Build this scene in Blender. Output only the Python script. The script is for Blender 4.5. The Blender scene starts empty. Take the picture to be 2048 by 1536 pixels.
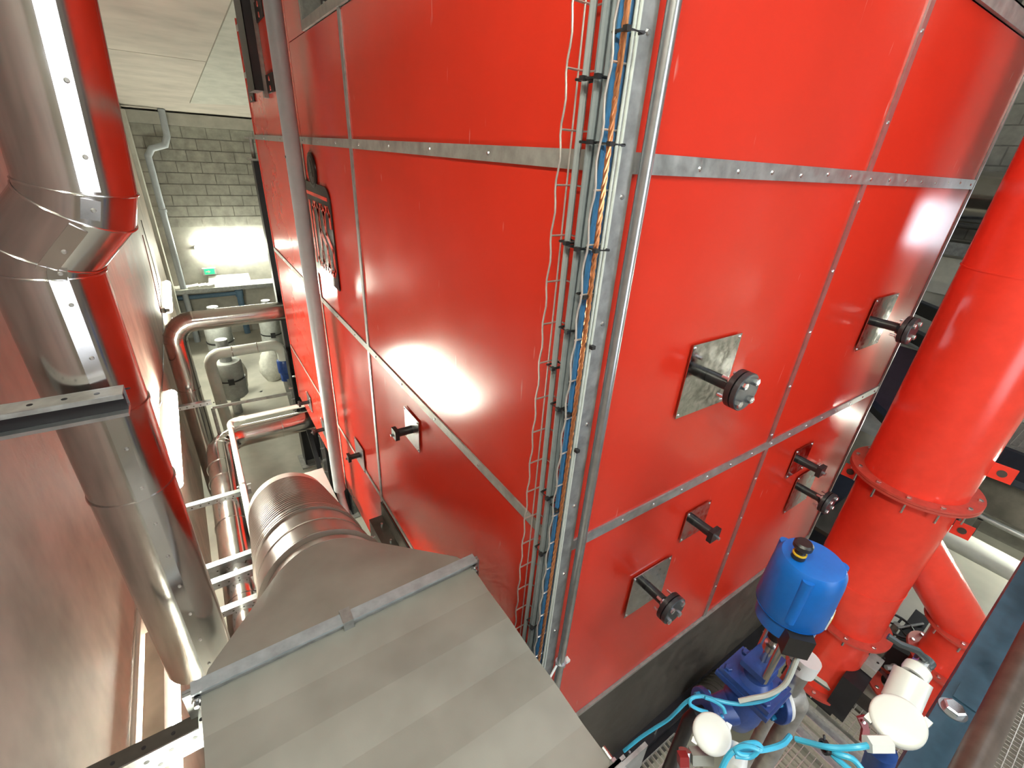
import bpy, math, random
from mathutils import Vector, Matrix
random.seed(7)
SC = bpy.context.scene
COL = SC.collection
Z0 = 4.0          # room floor is z = 0; heights in this file are given relative to eye level (4 m)

# ------------------------------------------------------------------ camera
CR = Vector((0.8290, -0.5560, 0.0587))
CU = Vector((0.2072, 0.4022, 0.8918))
CF = Vector((0.5195, 0.7271, -0.4486))
CP = Vector((-0.6986, -0.6840, 0.0028))
FPX = 915.86
CF.normalize(); CR = (CR - CF * CR.dot(CF)).normalized(); CU = CR.cross(CF)
cd = bpy.data.cameras.new('camera'); cam = bpy.data.objects.new('camera', cd); COL.objects.link(cam)
cd.sensor_width = 36.0; cd.lens = FPX / 2048 * 36.0; cd.clip_start = 0.02; cd.clip_end = 100
cam.matrix_world = Matrix(((CR.x, CU.x, -CF.x, CP.x), (CR.y, CU.y, -CF.y, CP.y), (CR.z, CU.z, -CF.z, CP.z + Z0), (0, 0, 0, 1)))
SC.camera = cam

# ------------------------------------------------------------------ light and exposure
SC.view_settings.view_transform = 'Standard'; SC.view_settings.look = 'None'
SC.view_settings.gamma = 1.0; SC.view_settings.use_curve_mapping = False
SC.view_settings.exposure = 0.0
SC.cycles.use_denoising = True
SC.cycles.max_bounces = 4
SC.cycles.diffuse_bounces = 3
SC.cycles.glossy_bounces = 3
SC.cycles.transmission_bounces = 0
SC.cycles.use_adaptive_sampling = True
SC.cycles.adaptive_threshold = 0.1
SC.cycles.use_light_tree = False
SC.cycles.adaptive_min_samples = 16
SC.cycles.caustics_reflective = False
SC.cycles.sample_clamp_indirect = 6.0
W = bpy.data.worlds.new('sky'); SC.world = W; W.use_nodes = True
W.node_tree.nodes['Background'].inputs[0].default_value = (0.72, 0.85, 1.0, 1)
W.node_tree.nodes['Background'].inputs[1].default_value = 1.5

def area(name, loc, target, sx, sy, power, col):
    l = bpy.data.lights.new(name, 'AREA'); l.shape = 'RECTANGLE'; l.size = sx; l.size_y = sy
    l.energy = power; l.color = col
    o = bpy.data.objects.new(name, l); COL.objects.link(o)
    loc = Vector(loc) + Vector((0, 0, Z0)); target = Vector(target) + Vector((0, 0, Z0))
    o.location = loc; o.rotation_euler = (target - loc).to_track_quat('-Z', 'Y').to_euler()
    return o
area('rooflight_daylight', (2.6, -1.9, 3.15), (2.6, -1.9, 0), 4.0, 2.0, 56, (0.88, 0.94, 1.0))
area('window_daylight', (7.1, -1.9, -0.475), (0, -1.9, -0.475), 1.3, 0.65, 24, (0.85, 0.92, 1.0))
area('tall_window_daylight', (0.70, -3.3, -0.3), (0.70, 0, -0.3), 1.4, 2.8, 66, (0.90, 0.95, 1.0))

# ------------------------------------------------------------------ helpers
def ray(px, py): return CR * ((px - 1024) / FPX) - CU * ((py - 768) / FPX) + CF
def onX(px, py, v): d = ray(px, py); return CP + d * ((v - CP.x) / d.x)
def onY(px, py, v): d = ray(px, py); return CP + d * ((v - CP.y) / d.y)
def onZ(px, py, v): d = ray(px, py); return CP + d * ((v - CP.z) / d.z)
def dep(px, py, t): return CP + ray(px, py) * t
BASE = {}

class MB:
    def __init__(s): s.v = []; s.f = []
    def add(s, vs, fs):
        n = len(s.v); s.v += [Vector(v) for v in vs]; s.f += [tuple(i + n for i in f) for f in fs]; return s
    def box(s, a, b):
        (x0, y0, z0), (x1, y1, z1) = [min(p, q) for p, q in zip(a, b)], [max(p, q) for p, q in zip(a, b)]
        return s.add([(x0,y0,z0),(x1,y0,z0),(x1,y1,z0),(x0,y1,z0),(x0,y0,z1),(x1,y0,z1),(x1,y1,z1),(x0,y1,z1)],
                     [(0,3,2,1),(4,5,6,7),(0,1,5,4),(1,2,6,5),(2,3,7,6),(3,0,4,7)])
    def obox(s, c, ax, ay, az):
        c, ax, ay, az = map(Vector, (c, ax, ay, az))
        vs = [c + ax*i + ay*j + az*k for k in (-1, 1) for j in (-1, 1) for i in (-1, 1)]
        return s.add(vs, [(0,2,3,1),(4,5,7,6),(0,1,5,4),(1,3,7,5),(3,2,6,7),(2,0,4,6)])
    def bar(s, a, b, w, h, up=(0, 0, 1)):
        a, b = Vector(a), Vector(b); d = (b - a); L = d.length; d.normalize()
        up = Vector(up); sd = d.cross(up)
        if sd.length < 1e-4: sd = d.cross(Vector((1, 0, 0)))
        sd.normalize(); up = sd.cross(d)
        return s.obox((a + b) / 2, d * (L / 2), sd * (w / 2), up * (h / 2))
    def tube(s, pts, r, n=10, cap=True, closed=False):
        pts = [Vector(p) for p in pts]; m = len(pts)
        rs = r if isinstance(r, (list, tuple)) else [r] * m
        base = len(s.v); prev = None
        for i, p in enumerate(pts):
            if closed: t = pts[(i+1) % m] - pts[i-1]; t0 = t
            else:
                a = pts[i] - pts[i-1] if i > 0 else None; b = pts[i+1] - pts[i] if i < m-1 else None
                if a is None: t = b.normalized(); k = 1
                elif b is None: t = a.normalized(); k = 1
                else: t = a.normalized() + b.normalized()
            t = t.normalized()
            mit = 1.0; mdir = None
            if not closed and 0 < i < m-1:
                a_, b_ = (pts[i]-pts[i-1]).normalized(), (pts[i+1]-pts[i]).normalized()
                c = t.dot(b_); mdir = (b_ - a_)
                if c > 0.3 and mdir.length > 1e-5: mit = 1.0 / c; mdir.normalize()
                else: mdir = None
            if prev is None:
                q = Vector((0, 0, 1)) if abs(t.z) < 0.9 else Vector((1, 0, 0))
                u = t.cross(q).normalized()
            else:
                u = (prev - t * prev.dot(t)).normalized()
            prev = u; w = t.cross(u)
            for k in range(n):
                an = 2 * math.pi * k / n
                o = (u * math.cos(an) + w * math.sin(an)) * rs[i]
                if mdir is not None: o = o + mdir * (o.dot(mdir) * (mit - 1))
                s.v.append(p + o)
        seg = m if closed else m - 1
        for i in range(seg):
            a, b = base + i * n, base + ((i + 1) % m) * n
            for k in range(n):
                k2 = (k + 1) % n
                s.f.append((a + k, a + k2, b + k2, b + k))
        if cap and not closed:
            s.f.append(tuple(base + k for k in reversed(range(n))))
            s.f.append(tuple(base + (m - 1) * n + k for k in range(n)))
        return s
    def cyl(s, a, b, r, n=20, r2=None): return s.tube([a, b], [r, r if r2 is None else r2], n)
    def lathe(s, o, d, prof, n=32):      # prof: (distance along d, radius)
        o, d = Vector(o), Vector(d).normalized()
        return s.tube_rings([(o + d * h, r) for h, r in prof], d, n)
    def tube_rings(s, rings, d, n):
        q = Vector((0, 0, 1)) if abs(d.z) < 0.9 else Vector((1, 0, 0))
        u = d.cross(q).normalized(); w = d.cross(u); base = len(s.v)
        for c, r in rings:
            for k in range(n):
                an = 2*math.pi*k/n; s.v.append(c + (u*math.cos(an) + w*math.sin(an)) * r)
        for i in range(len(rings) - 1):
            a, b = base + i*n, base + (i+1)*n
            for k in range(n): s.f.append((a+k, a+(k+1) % n, b+(k+1) % n, b+k))
        s.f.append(tuple(base + k for k in reversed(range(n))))
        s.f.append(tuple(base + (len(rings)-1)*n + k for k in range(n)))
        return s
    def ring(s, c, d, ro, ri, t, n=32):   # flat annulus of thickness t
        c, d = Vector(c), Vector(d).normalized()
        q = Vector((0, 0, 1)) if abs(d.z) < 0.9 else Vector((1, 0, 0))
        u = d.cross(q).normalized(); w = d.cross(u); base = len(s.v)
        for (r, h) in ((ro, -t/2), (ro, t/2), (ri, t/2), (ri, -t/2)):
            for k in range(n):
                an = 2*math.pi*k/n; s.v.append(c + d*h + (u*math.cos(an) + w*math.sin(an))*r)
        for i in range(4):
            a, b = base + i*n, base + ((i+1) % 4)*n
            for k in range(n): s.f.append((a+k, a+(k+1) % n, b+(k+1) % n, b+k))
        return s
    def prism(s, poly, d):
        poly = [Vector(p) for p in poly]; d = Vector(d); n = len(poly)
        return s.add(poly + [p + d for p in poly],
                     [tuple(reversed(range(n))), tuple(range(n, 2*n))] + [(i, (i+1) % n, n + (i+1) % n, n + i) for i in range(n)])
    def hexb(s, c, d, r, h):
        return s.lathe(c, d, [(0, r), (h*0.8, r), (h, r*0.82)], 6)
    def build(s, name, mat, parent=None, base=None, smooth=True, ang=38, recalc=True):
        me = bpy.data.meshes.new(name)
        if parent is not None: b = BASE[parent.name]
        elif base is not None: b = Vector(base)
        else:
            xs = [v.x for v in s.v]; ys = [v.y for v in s.v]; zs = [v.z for v in s.v]
            b = Vector(((min(xs)+max(xs))/2, (min(ys)+max(ys))/2, min(zs)))
        me.from_pydata([tuple(v - b) for v in s.v], [], s.f)
        if recalc:
            import bmesh
            bm = bmesh.new(); bm.from_mesh(me); bmesh.ops.recalc_face_normals(bm, faces=bm.faces[:]); bm.to_mesh(me); bm.free()
        if smooth:
            me.polygons.foreach_set('use_smooth', [True] * len(me.polygons))
            me.set_sharp_from_angle(angle=math.radians(ang))
        me.materials.append(M[mat])
        o = bpy.data.objects.new(name, me); COL.objects.link(o)
        BASE[o.name] = b
        if parent is not None: o.parent = parent
        else: o.location = b + Vector((0, 0, Z0))
        return o

def tag(o, label=None, cat=None, group=None, kind=None):
    if label: o['label'] = label
    if cat: o['category'] = cat
    if group: o['group'] = group
    if kind: o['kind'] = kind
    return o
def thing(name, base, label, cat, group=None, kind=None):
    o = bpy.data.objects.new(name, None); COL.objects.link(o); o.empty_display_size = 0.1
    b = Vector(base); BASE[o.name] = b; o.location = b + Vector((0, 0, Z0))
    return tag(o, label, cat, group, kind)
def share(src, parent, delta=(0, 0, 0), name=None):     # copy of a part with the same mesh, moved by delta
    o = src.copy(); COL.objects.link(o); o.parent = parent
    if src.parent is parent: o.location = Vector(src.location) + Vector(delta)
    BASE[o.name] = BASE[src.name]
    return o
def smoothpath(P, per=8):
    P = [Vector(p) for p in P]; out = []
    for i in range(len(P) - 1):
        p0 = P[i-1] if i else P[0]*2 - P[1]; p1, p2 = P[i], P[i+1]; p3 = P[i+2] if i+2 < len(P) else P[-1]*2 - P[-2]
        for k in range(per):
            t = k / per
            out.append(0.5 * ((2*p1) + (p2-p0)*t + (2*p0-5*p1+4*p2-p3)*t*t + (3*p1-p0-3*p2+p3)*t**3))
    out.append(P[-1]); return out
def elbow(p0, c, p1, r, k=5):            # polyline rounding the corner c with radius r
    p0, c, p1 = map(Vector, (p0, c, p1)); a = (p0 - c).normalized(); b = (p1 - c).normalized()
    s, e = c + a*r, c + b*r; o = c + (a + b)*r; out = [p0]
    for i in range(k + 1):
        th = math.pi/2 * i / k
        out.append(o - b*r*math.cos(th) - a*r*math.sin(th))
    out.append(p1); return out

# ------------------------------------------------------------------ materials
M = {}
def mat(name, col, rough=0.5, metal=0.0, spec=0.5, nscale=0, var=0.0, bump=0.0, bscale=None, rvar=0.0, coat=0.0, stretch=None, col2=None, thr=None, emit=None, bdist=0.002, specks=0):
    m = bpy.data.materials.new(name); m.use_nodes = True; nt = m.node_tree; b = nt.nodes['Principled BSDF']
    b.inputs['Base Color'].default_value = (*col, 1); b.inputs['Roughness'].default_value = rough; b.inputs['Metallic'].default_value = metal
    b.inputs['Specular IOR Level'].default_value = spec; b.inputs['Coat Weight'].default_value = coat; b.inputs['Coat Roughness'].default_value = 0.15
    tc = nt.nodes.new('ShaderNodeTexCoord'); geo = nt.nodes.new('ShaderNodeNewGeometry')
    mp = nt.nodes.new('ShaderNodeMapping'); nt.links.new(geo.outputs['Position'], mp.inputs[0])
    if stretch: mp.inputs['Scale'].default_value = stretch
    if nscale:
        n = nt.nodes.new('ShaderNodeTexNoise'); n.inputs['Scale'].default_value = nscale; n.inputs['Detail'].default_value = 3; n.inputs['Roughness'].default_value = 0.6
        nt.links.new(mp.outputs[0], n.inputs['Vector'])
        cr = nt.nodes.new('ShaderNodeValToRGB')
        lo, hi = thr if thr else (0.3, 0.7)
        cr.color_ramp.elements[0].position = lo; cr.color_ramp.elements[1].position = hi
        c2 = col2 if col2 else tuple(min(1, c*(1+var)) for c in col)
        c1 = col if col2 else tuple(c*(1-var) for c in col)
        cr.color_ramp.elements[0].color = (*c1, 1); cr.color_ramp.elements[1].color = (*c2, 1)
        nt.links.new(n.outputs['Fac'], cr.inputs[0]); nt.links.new(cr.outputs[0], b.inputs['Base Color'])
        if rvar:
            mr = nt.nodes.new('ShaderNodeMapRange'); mr.inputs[1].default_value = 0.3; mr.inputs[2].default_value = 0.7
            mr.inputs[3].default_value = max(0.02, rough - rvar); mr.inputs[4].default_value = rough + rvar
            nt.links.new(n.outputs['Fac'], mr.inputs[0]); nt.links.new(mr.outputs[0], b.inputs['Roughness'])
    if bump:
        n2 = nt.nodes.new('ShaderNodeTexNoise'); n2.inputs['Scale'].default_value = bscale or 40; n2.inputs['Detail'].default_value = 3 if (bscale or 40) > 5 else 0.0
        nt.links.new(mp.outputs[0], n2.inputs['Vector'])
        bp = nt.nodes.new('ShaderNodeBump'); bp.inputs['Strength'].default_value = bump; bp.inputs['Distance'].default_value = bdist
        nt.links.new(n2.outputs['Fac'], bp.inputs['Height']); nt.links.new(bp.outputs[0], b.inputs['Normal'])
        if coat: nt.links.new(bp.outputs[0], b.inputs['Coat Normal'])
    if specks:
        mp2 = nt.nodes.new('ShaderNodeMapping'); nt.links.new(geo.outputs['Position'], mp2.inputs[0]); mp2.inputs['Scale'].default_value = (1, 1, 0.16)
        n3 = nt.nodes.new('ShaderNodeTexNoise'); n3.inputs['Scale'].default_value = 38; n3.inputs['Detail'].default_value = 2; nt.links.new(mp2.outputs[0], n3.inputs['Vector'])
        c3 = nt.nodes.new('ShaderNodeValToRGB'); c3.color_ramp.elements[0].position = 0.72; c3.color_ramp.elements[1].position = 0.80; c3.color_ramp.elements[1].color = (specks, specks, specks, 1); c3.color_ramp.elements[0].color = (0, 0, 0, 1)
        nt.links.new(n3.outputs['Fac'], c3.inputs[0])
        mx = nt.nodes.new('ShaderNodeMix'); mx.data_type = 'RGBA'; nt.links.new(c3.outputs[0], mx.inputs[0]); nt.links.new(cr.outputs[0], mx.inputs[6]); mx.inputs[7].default_value = (0.75, 0.45, 0.38, 1)
        nt.links.new(mx.outputs[2], b.inputs['Base Color'])
    if emit:
        b.inputs['Emission Color'].default_value = (*emit[0], 1); b.inputs['Emission Strength'].default_value = emit[1]
    M[name] = m; return m
mat('red_panel', (0.60, 0.030, 0.014), 0.19, spec=0.5, nscale=3.0, var=0.04, rvar=0.03, specks=0.35)
mat('red_paint', (0.80, 0.055, 0.032), 0.22, spec=0.5, nscale=12, var=0.06)
mat('red_flange', (0.50, 0.065, 0.045), 0.45, nscale=30, var=0.1)
mat('galv', (0.34, 0.35, 0.35), 0.42, 0.6, nscale=28, var=0.22, rvar=0.1)
mat('galv_dull', (0.32, 0.31, 0.29), 0.5, 0.4, nscale=22, var=0.25, rvar=0.1)
mat('galv_bright', (0.46, 0.475, 0.49), 0.28, 0.9, nscale=30, var=0.12)
mat('steel_clad', (0.62, 0.59, 0.57), 0.17, 1.0, nscale=8, var=0.06, bump=0.25, bscale=5, bdist=0.003, rvar=0.04)
mat('duct_round', (0.26, 0.215, 0.19), 0.33, 0.35, nscale=10, var=0.08, rvar=0.05)
mat('duct_sheet', (0.29, 0.285, 0.26), 0.55, 0.25, nscale=5, var=0.14, rvar=0.08, bump=0.2, bscale=250, bdist=0.0006)
mat('concrete_wall', (0.42, 0.345, 0.285), 0.6, spec=0.22, nscale=4.5, var=0.24, bump=0.25, bscale=60, bdist=0.002, stretch=(1, 1, 0.7), rvar=0.06)
mat('concrete', (0.40, 0.385, 0.34), 0.85, spec=0.2, nscale=3.5, var=0.2, bump=0.3, bscale=70)
mat('concrete_light', (0.46, 0.45, 0.40), 0.85, spec=0.2, nscale=4, var=0.12, bump=0.2, bscale=70)
mat('soffit', (0.47, 0.42, 0.37), 0.85, spec=0.2, nscale=2.4, var=0.14, bump=0.3, bscale=50, stretch=(0.7, 1.2, 1))
mat('block', (0.33, 0.32, 0.28), 0.9, spec=0.15, nscale=7, var=0.18, bump=0.5, bscale=160)
mat('mortar', (0.22, 0.21, 0.19), 0.95, spec=0.1, nscale=30, var=0.1)
mat('floor_concrete', (0.42, 0.40, 0.34), 0.6, spec=0.3, nscale=2.0, var=0.16, bump=0.15, bscale=90)
mat('black_paint', (0.012, 0.011, 0.014), 0.42, nscale=20, var=0.2)
mat('dark_steel', (0.075, 0.066, 0.056), 0.5, 0.3, nscale=9, var=0.3, rvar=0.1)
mat('dark_blue_steel', (0.022, 0.027, 0.045), 0.45, 0.2, nscale=10, var=0.2)
mat('beam_paint', (0.036, 0.088, 0.135), 0.42, 0.1, nscale=16, var=0.3, rvar=0.1)
mat('rail_brown', (0.11, 0.085, 0.072), 0.42, 0.5, nscale=30, var=0.2)
mat('grey_pvc', (0.40, 0.43, 0.46), 0.38, nscale=15, var=0.05)
mat('grey_plastic', (0.26, 0.275, 0.28), 0.45, nscale=20, var=0.06)
mat('cable_grey', (0.20, 0.225, 0.24), 0.45, nscale=40, var=0.1)
mat('cable_blue', (0.035, 0.15, 0.33), 0.42, nscale=40, var=0.12)
mat('cable_white', (0.46, 0.49, 0.46), 0.45, nscale=40, var=0.06)
mat('cable_cyan', (0.05, 0.42, 0.66), 0.35, nscale=40, var=0.06)
mat('copper', (0.68, 0.29, 0.13), 0.3, 0.9, nscale=300, var=0.25, stretch=(1, 1, 0.2))
mat('wire_tray', (0.62, 0.58, 0.55), 0.35, 0.7, nscale=60, var=0.12)
mat('white_plastic', (0.66, 0.67, 0.66), 0.35, nscale=20, var=0.03)
mat('white_clad', (0.74, 0.74, 0.68), 0.35, nscale=10, var=0.05)
mat('actuator_blue', (0.003, 0.125, 0.50), 0.38, nscale=30, var=0.06, bump=0.2, bscale=300, bdist=0.0004)
mat('valve_blue', (0.022, 0.060, 0.24), 0.36, nscale=40, var=0.15, bump=0.3, bscale=120, bdist=0.001)
mat('bright_blue', (0.02, 0.25, 0.52), 0.35, nscale=30, var=0.05)
mat('pipe_blue', (0.10, 0.18, 0.27), 0.5, nscale=25, var=0.12)
mat('black_plastic', (0.016, 0.015, 0.016), 0.4, nscale=30, var=0.15)
mat('steel_rod', (0.55, 0.53, 0.50), 0.25, 1.0, nscale=30, var=0.08)
mat('zinc_bolt', (0.66, 0.67, 0.68), 0.25, 0.95, nscale=60, var=0.1)
mat('insul_grey', (0.30, 0.31, 0.29), 0.7, nscale=18, var=0.12, bump=0.3, bscale=40)
mat('white_paper', (0.78, 0.77, 0.70), 0.8, nscale=12, var=0.06)
mat('hinge_black', (0.016, 0.012, 0.013), 0.45, nscale=30, var=0.1)
mat('badge_black', (0.020, 0.013, 0.013), 0.28, nscale=15, var=0.2)
mat('sticker_yellow', (0.72, 0.48, 0.03), 0.5, nscale=30, var=0.05)
mat('red_handle', (0.24, 0.02, 0.022), 0.4, nscale=30, var=0.1)
mat('exit_green', (0.02, 0.42, 0.20), 0.5, nscale=30, var=0.03, emit=((0.03, 0.6, 0.28), 1.2))
mat('tube_light', (0.9, 0.9, 0.85), 0.5, nscale=30, var=0.01, emit=((0.97, 1.0, 0.83), 140.0))
mat('purple_panel', (0.075, 0.055, 0.085), 0.25, 0.2, nscale=10, var=0.1)
mat('brown_rust', (0.20, 0.05, 0.03), 0.6, nscale=30, var=0.3)
mat('rockwool', (0.62, 0.61, 0.55), 0.9, nscale=25, var=0.12, bump=0.4, bscale=60)

# ------------------------------------------------------------------ setting
XL, YF, XR, YN = -1.20, 10.9, 7.0, -3.2
FL = -4.0
w = MB().box((XL - 0.25, YN - 0.2, FL), (XL, YF + 0.25, 3.4)).build('wall_left', 'concrete_wall'); tag(w, kind='structure')
w = MB().box((XL, YF, FL), (XR, YF + 0.25, 3.4)).build('wall_back', 'concrete'); tag(w, kind='structure'); WB = w
# right wall with its window opening
wy0, wy1, wz0, wz1 = -2.55, -1.25, -0.80, -0.15
m = MB().box((XR, YN, FL), (XR + 0.25, YF, wz0)).box((XR, YN, wz1), (XR + 0.25, YF, 3.4)).box((XR, YN, wz0), (XR + 0.25, wy0, wz1)).box((XR, wy1, wz0), (XR + 0.25, YF, wz1))
WR = tag(m.build('wall_right', 'concrete'), kind='structure')
fx0, fx1, fz0, fz1 = 0.0, 1.4, -1.7, 1.1
m = MB().box((XL, YN - .25, FL), (fx0, YN, 3.4)).box((fx1, YN - .25, FL), (XR, YN, 3.4)).box((fx0, YN - .25, FL), (fx1, YN, fz0)).box((fx0, YN - .25, fz1), (fx1, YN, 3.4))
tag(m.build('wall_front', 'concrete'), kind='structure')
wf = MB()
for a, b in (((fx0, YN - .06, fz0), (fx0 + .05, YN, fz1)), ((fx1 - .05, YN - .06, fz0), (fx1, YN, fz1)), ((fx0 + .05, YN - .06, fz0), (fx1 - .05, YN, fz0 + .05)), ((fx0 + .05, YN - .06, fz1 - .05), (fx1 - .05, YN, fz1)), ((fx0 + .05, YN - .06, -.3), (fx1 - .05, YN, -.25))): wf.box(a, b)
tag(wf.build('window_2', 'white_plastic'), kind='structure')
tag(MB().box((XL, YN, FL - 0.2), (XR, YF, FL)).build('floor', 'floor_concrete'), kind='structure')
# roof with two rooflight openings
rl = [(0.6, 4.6, -2.9, -0.9)]
m = MB()
m.box((XL - 0.2, -0.9, 3.2), (XR + 0.2, YF + 0.2, 3.4)).box((4.6, YN - 0.2, 3.2), (XR + 0.2, -0.9, 3.4)).box((XL - 0.2, YN - 0.2, 3.2), (4.6, -2.9, 3.4))
m.box((XL - 0.2, -2.9, 3.2), (0.6, -0.9, 3.4))
tag(m.build('ceiling', 'concrete_light'), kind='structure')
wf = MB()
for a, b in (((XR, wy0, wz0), (XR + .06, wy0 + .06, wz1)), ((XR, wy1 - .06, wz0), (XR + .06, wy1, wz1)), ((XR, wy0 + .06, wz0), (XR + .06, wy1 - .06, wz0 + .06)),
             ((XR, wy0 + .06, wz1 - .06), (XR + .06, wy1 - .06, wz1)), ((XR, (wy0+wy1)/2 - .03, wz0 + .06), (XR + .06, (wy0+wy1)/2 + .03, wz1 - .06))):
    wf.box(a, b)
tag(wf.build('window_1', 'white_plastic'), kind='structure')

# sloping concrete soffit over the corridor: precast planks, each a piece
def soff(y): return 0.315 + (YF - y) * 0.108
SO = MB(); 
for x0, x1 in ((XL, -1.16),):
    SO.prism([(x0, 2.0, soff(2.0) + .02), (x0, YF, soff(YF) + .02), (x0, YF, soff(YF) + .14), (x0, 2.0, soff(2.0) + .14)], (x1 - x0, 0, 0))
SOF = tag(SO.build('ceiling_soffit', 'soffit', base=(0, 6, 1)), kind='structure')
ys = [0.9, 2.4, 4.6, 6.8, YF - 0.02]
for i in range(4):
    a, b = ys[i] + 0.008, ys[i+1] - 0.008
    MB().prism([(XL + .001, a, soff(a)), (XL + .001, b, soff(b)), (XL + .001, b, soff(b) + .16), (XL + .001, a, soff(a) + .16)], (2.75, 0, 0)).build('plank', 'soffit', SOF)
# lighter smooth cover slab with a slanting edge
pa, pb = [], []
def on_soff(px, py, off):
    d = ray(px, py); n = Vector((0, 0.108, 1)); k = Vector((0, YF, 0.315 - off))
    return CP + d * ((k - CP).dot(n) / d.dot(n))
e1, e2, e3, e4 = on_soff(380, 207, 0.02), on_soff(470, -10, 0.02), on_soff(620, -10, 0.02), on_soff(620, 215, 0.02)
MB().prism([e1, e2, e3, e4], (0, 0, 0.018)).build('cover_slab', 'concrete_light', SOF)
tag(MB().box((XL + .001, YF - .16, 0.10), (2.6, YF - .001, 0.30)).build('trim_1', 'concrete_light'), kind='structure')
# concrete blocks of the back wall
mb = MB().box((0, 0, 0), (0.385, 0.02, 0.19))
r = 0
first = None
z = 0.10
while z > -1.5:
    x = XL + 0.002 - (0.2 if r % 2 else 0)
    while x < 2.2:
        xa, xb = max(x, XL + .003), x + 0.385
        if xb - xa > 0.1:
            full = abs((xb - xa) - 0.385) < 1e-6
            if full and first is not None:
                o = share(first, WB); o.location = (xa - first_pos[0], -random.uniform(0, 0.004), z - first_pos[1])
            else:
                o = MB().box((xa, YF - 0.012, z - 0.192), (xb, YF + 0.02, z - 0.008)).build('block', 'block', WB, smooth=False)
                if full: first = o; first_pos = (xa, z)
        x += 0.4
    z -= 0.2; r += 1
MB().box((XL + .001, YF - 0.006, -1.5), (2.4, YF + .02, 0.10)).build('mortar_bed', 'mortar', WB)
# blocks of the right wall seen between the boiler and the red duct
first = None; r = 0; z = 1.6
while z > -0.55:
    y = 0.2 + (0.2 if r % 2 else 0)
    while y < 2.2:
        if first is None:
            first = MB().box((XR - 0.012, y, z - 0.192), (XR + 0.02, y + 0.385, z - 0.008)).build('block', 'block', WR, smooth=False); fp = (y, z)
        else:
            o = share(first, WR); o.location = (random.uniform(0, 0.004), y - fp[0], z - fp[1])
        y += 0.4
    z -= 0.2; r += 1
MB().box((XR - 0.006, 0.2, -0.6), (XR + .02, 2.5, 1.6)).build('mortar_bed', 'mortar', WR)

# ------------------------------------------------------------------ boiler
X1, X2, Y1, Y2, YB = 1.091, 2.177, 1.669, 2.68, 4.573
ZB, ZM, ZT, ZC, ZLO = -2.05, -1.0, 0.0, 0.49, -2.70
B = thing('boiler', (1.1, 2.2, -2.85), 'huge red panelled boiler casing with galvanised seam strips in the middle', 'boiler')
SK = 0.03
g = 0.004
def wavy(u0, u1, z0, z1, place, seed):
    rnd = random.Random(seed); n = 18; ph = [rnd.uniform(0, 6.28) for _ in range(6)]; vs = []
    for j in range(n + 1):
        for i in range(n + 1):
            a, b = i/n, j/n; e = min(1, 6*min(a, 1-a)) * min(1, 6*min(b, 1-b))
            h = (math.sin(a*5.2 + ph[0] + b*1.3) + math.sin(b*4.7 + ph[1] - a*1.1) + .6*math.sin(a*9 + b*7 + ph[2]))*.0007*e
            vs.append(place(u0 + (u1-u0)*a, z0 + (z1-z0)*b, h))
    loop = [i for i in range(n+1)] + [j*(n+1) + n for j in range(1, n+1)] + [n*(n+1) + i for i in range(n-1, -1, -1)] + [j*(n+1) for j in range(n-1, 0, -1)]
    fs = [(j*(n+1)+i, j*(n+1)+i+1, (j+1)*(n+1)+i+1, (j+1)*(n+1)+i) for j in range(n) for i in range(n)]
    m0 = len(vs)
    for k in loop:
        i, j = k % (n+1), k // (n+1); vs.append(place(u0 + (u1-u0)*i/n, z0 + (z1-z0)*j/n, -SK))
    L = len(loop)
    fs += [(loop[k], loop[(k+1) % L], m0 + (k+1) % L, m0 + k) for k in range(L)] + [tuple(m0 + k for k in range(L))]
    return MB().add(vs, fs)
def rpanel(x0, x1, z0, z1): return wavy(x0 + g, x1 - g, z0 + g, z1 - g, lambda u, z, h: (u, -h, z), x0*7 + z0*3).build('panel', 'red_panel', B)
def lpanel(y0, y1, z0, z1): return wavy(y0 + g, y1 - g, z0 + g, z1 - g, lambda u, z, h: (-h, u, z), y0*5 + z0*3 + 1).build('panel', 'red_panel', B)
for x0, x1 in ((SK + .002, X1), (X1, X2)):
    for z0, z1 in ((ZB, ZM), (ZM, ZT), (ZT, ZC)):
        rpanel(x0, x1, z0, z1)
for y0, y1 in ((0.0, Y1), (Y1, Y2), (Y2, YB)):
    for z0, z1 in ((ZLO, ZB), (ZB, ZM), (ZM, ZT), (ZT, ZC if y1 < 3 else 0.86)):
        lpanel(y0, y1, z0, z1)
MB().box((SK + .004, SK + .004, ZLO), (X2 - .01, YB - .01, 0.52)).build('core', 'dark_steel', B)
MB().box((SK + .004, Y2 + .01, 0.52), (X2 - .01, YB - .01, 0.86)).build('core', 'dark_steel', B)
sw, st = 0.038, 0.006
def rstrip(x0, x1, z0, z1, mt='galv'): return MB().box((x0, -st, z0), (x1, 0.002, z1)).build('seam_strip', mt, B)
def lstrip(y0, y1, z0, z1, mt='galv_dull'): return MB().box((-st, y0, z0), (0.002, y1, z1)).build('seam_strip', mt, B)
rstrip(0.036, X2, ZT - sw/2, ZT + sw/2); rstrip(0.036, X2, ZM - .018, ZM + .018)
for z0, z1 in ((ZB, ZM - .018), (ZM + .018, ZT - sw/2), (ZT + sw/2, ZC)):
    rstrip(X1 - .014, X1 + .014, z0, z1, 'galv_bright')
lstrip(0.04, YB, ZT - sw/2, ZT + sw/2); lstrip(0.04, YB, ZM - .018, ZM + .018); lstrip(0.04, YB, ZB - .014, ZB + .014)
for z0, z1 in ((ZLO, ZB - .014), (ZB + .014, ZM - .018), (ZM + .018, ZT - sw/2), (ZT + sw/2, ZC)):
    lstrip(Y1 - .016, Y1 + .016, z0, z1, 'galv')
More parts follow.
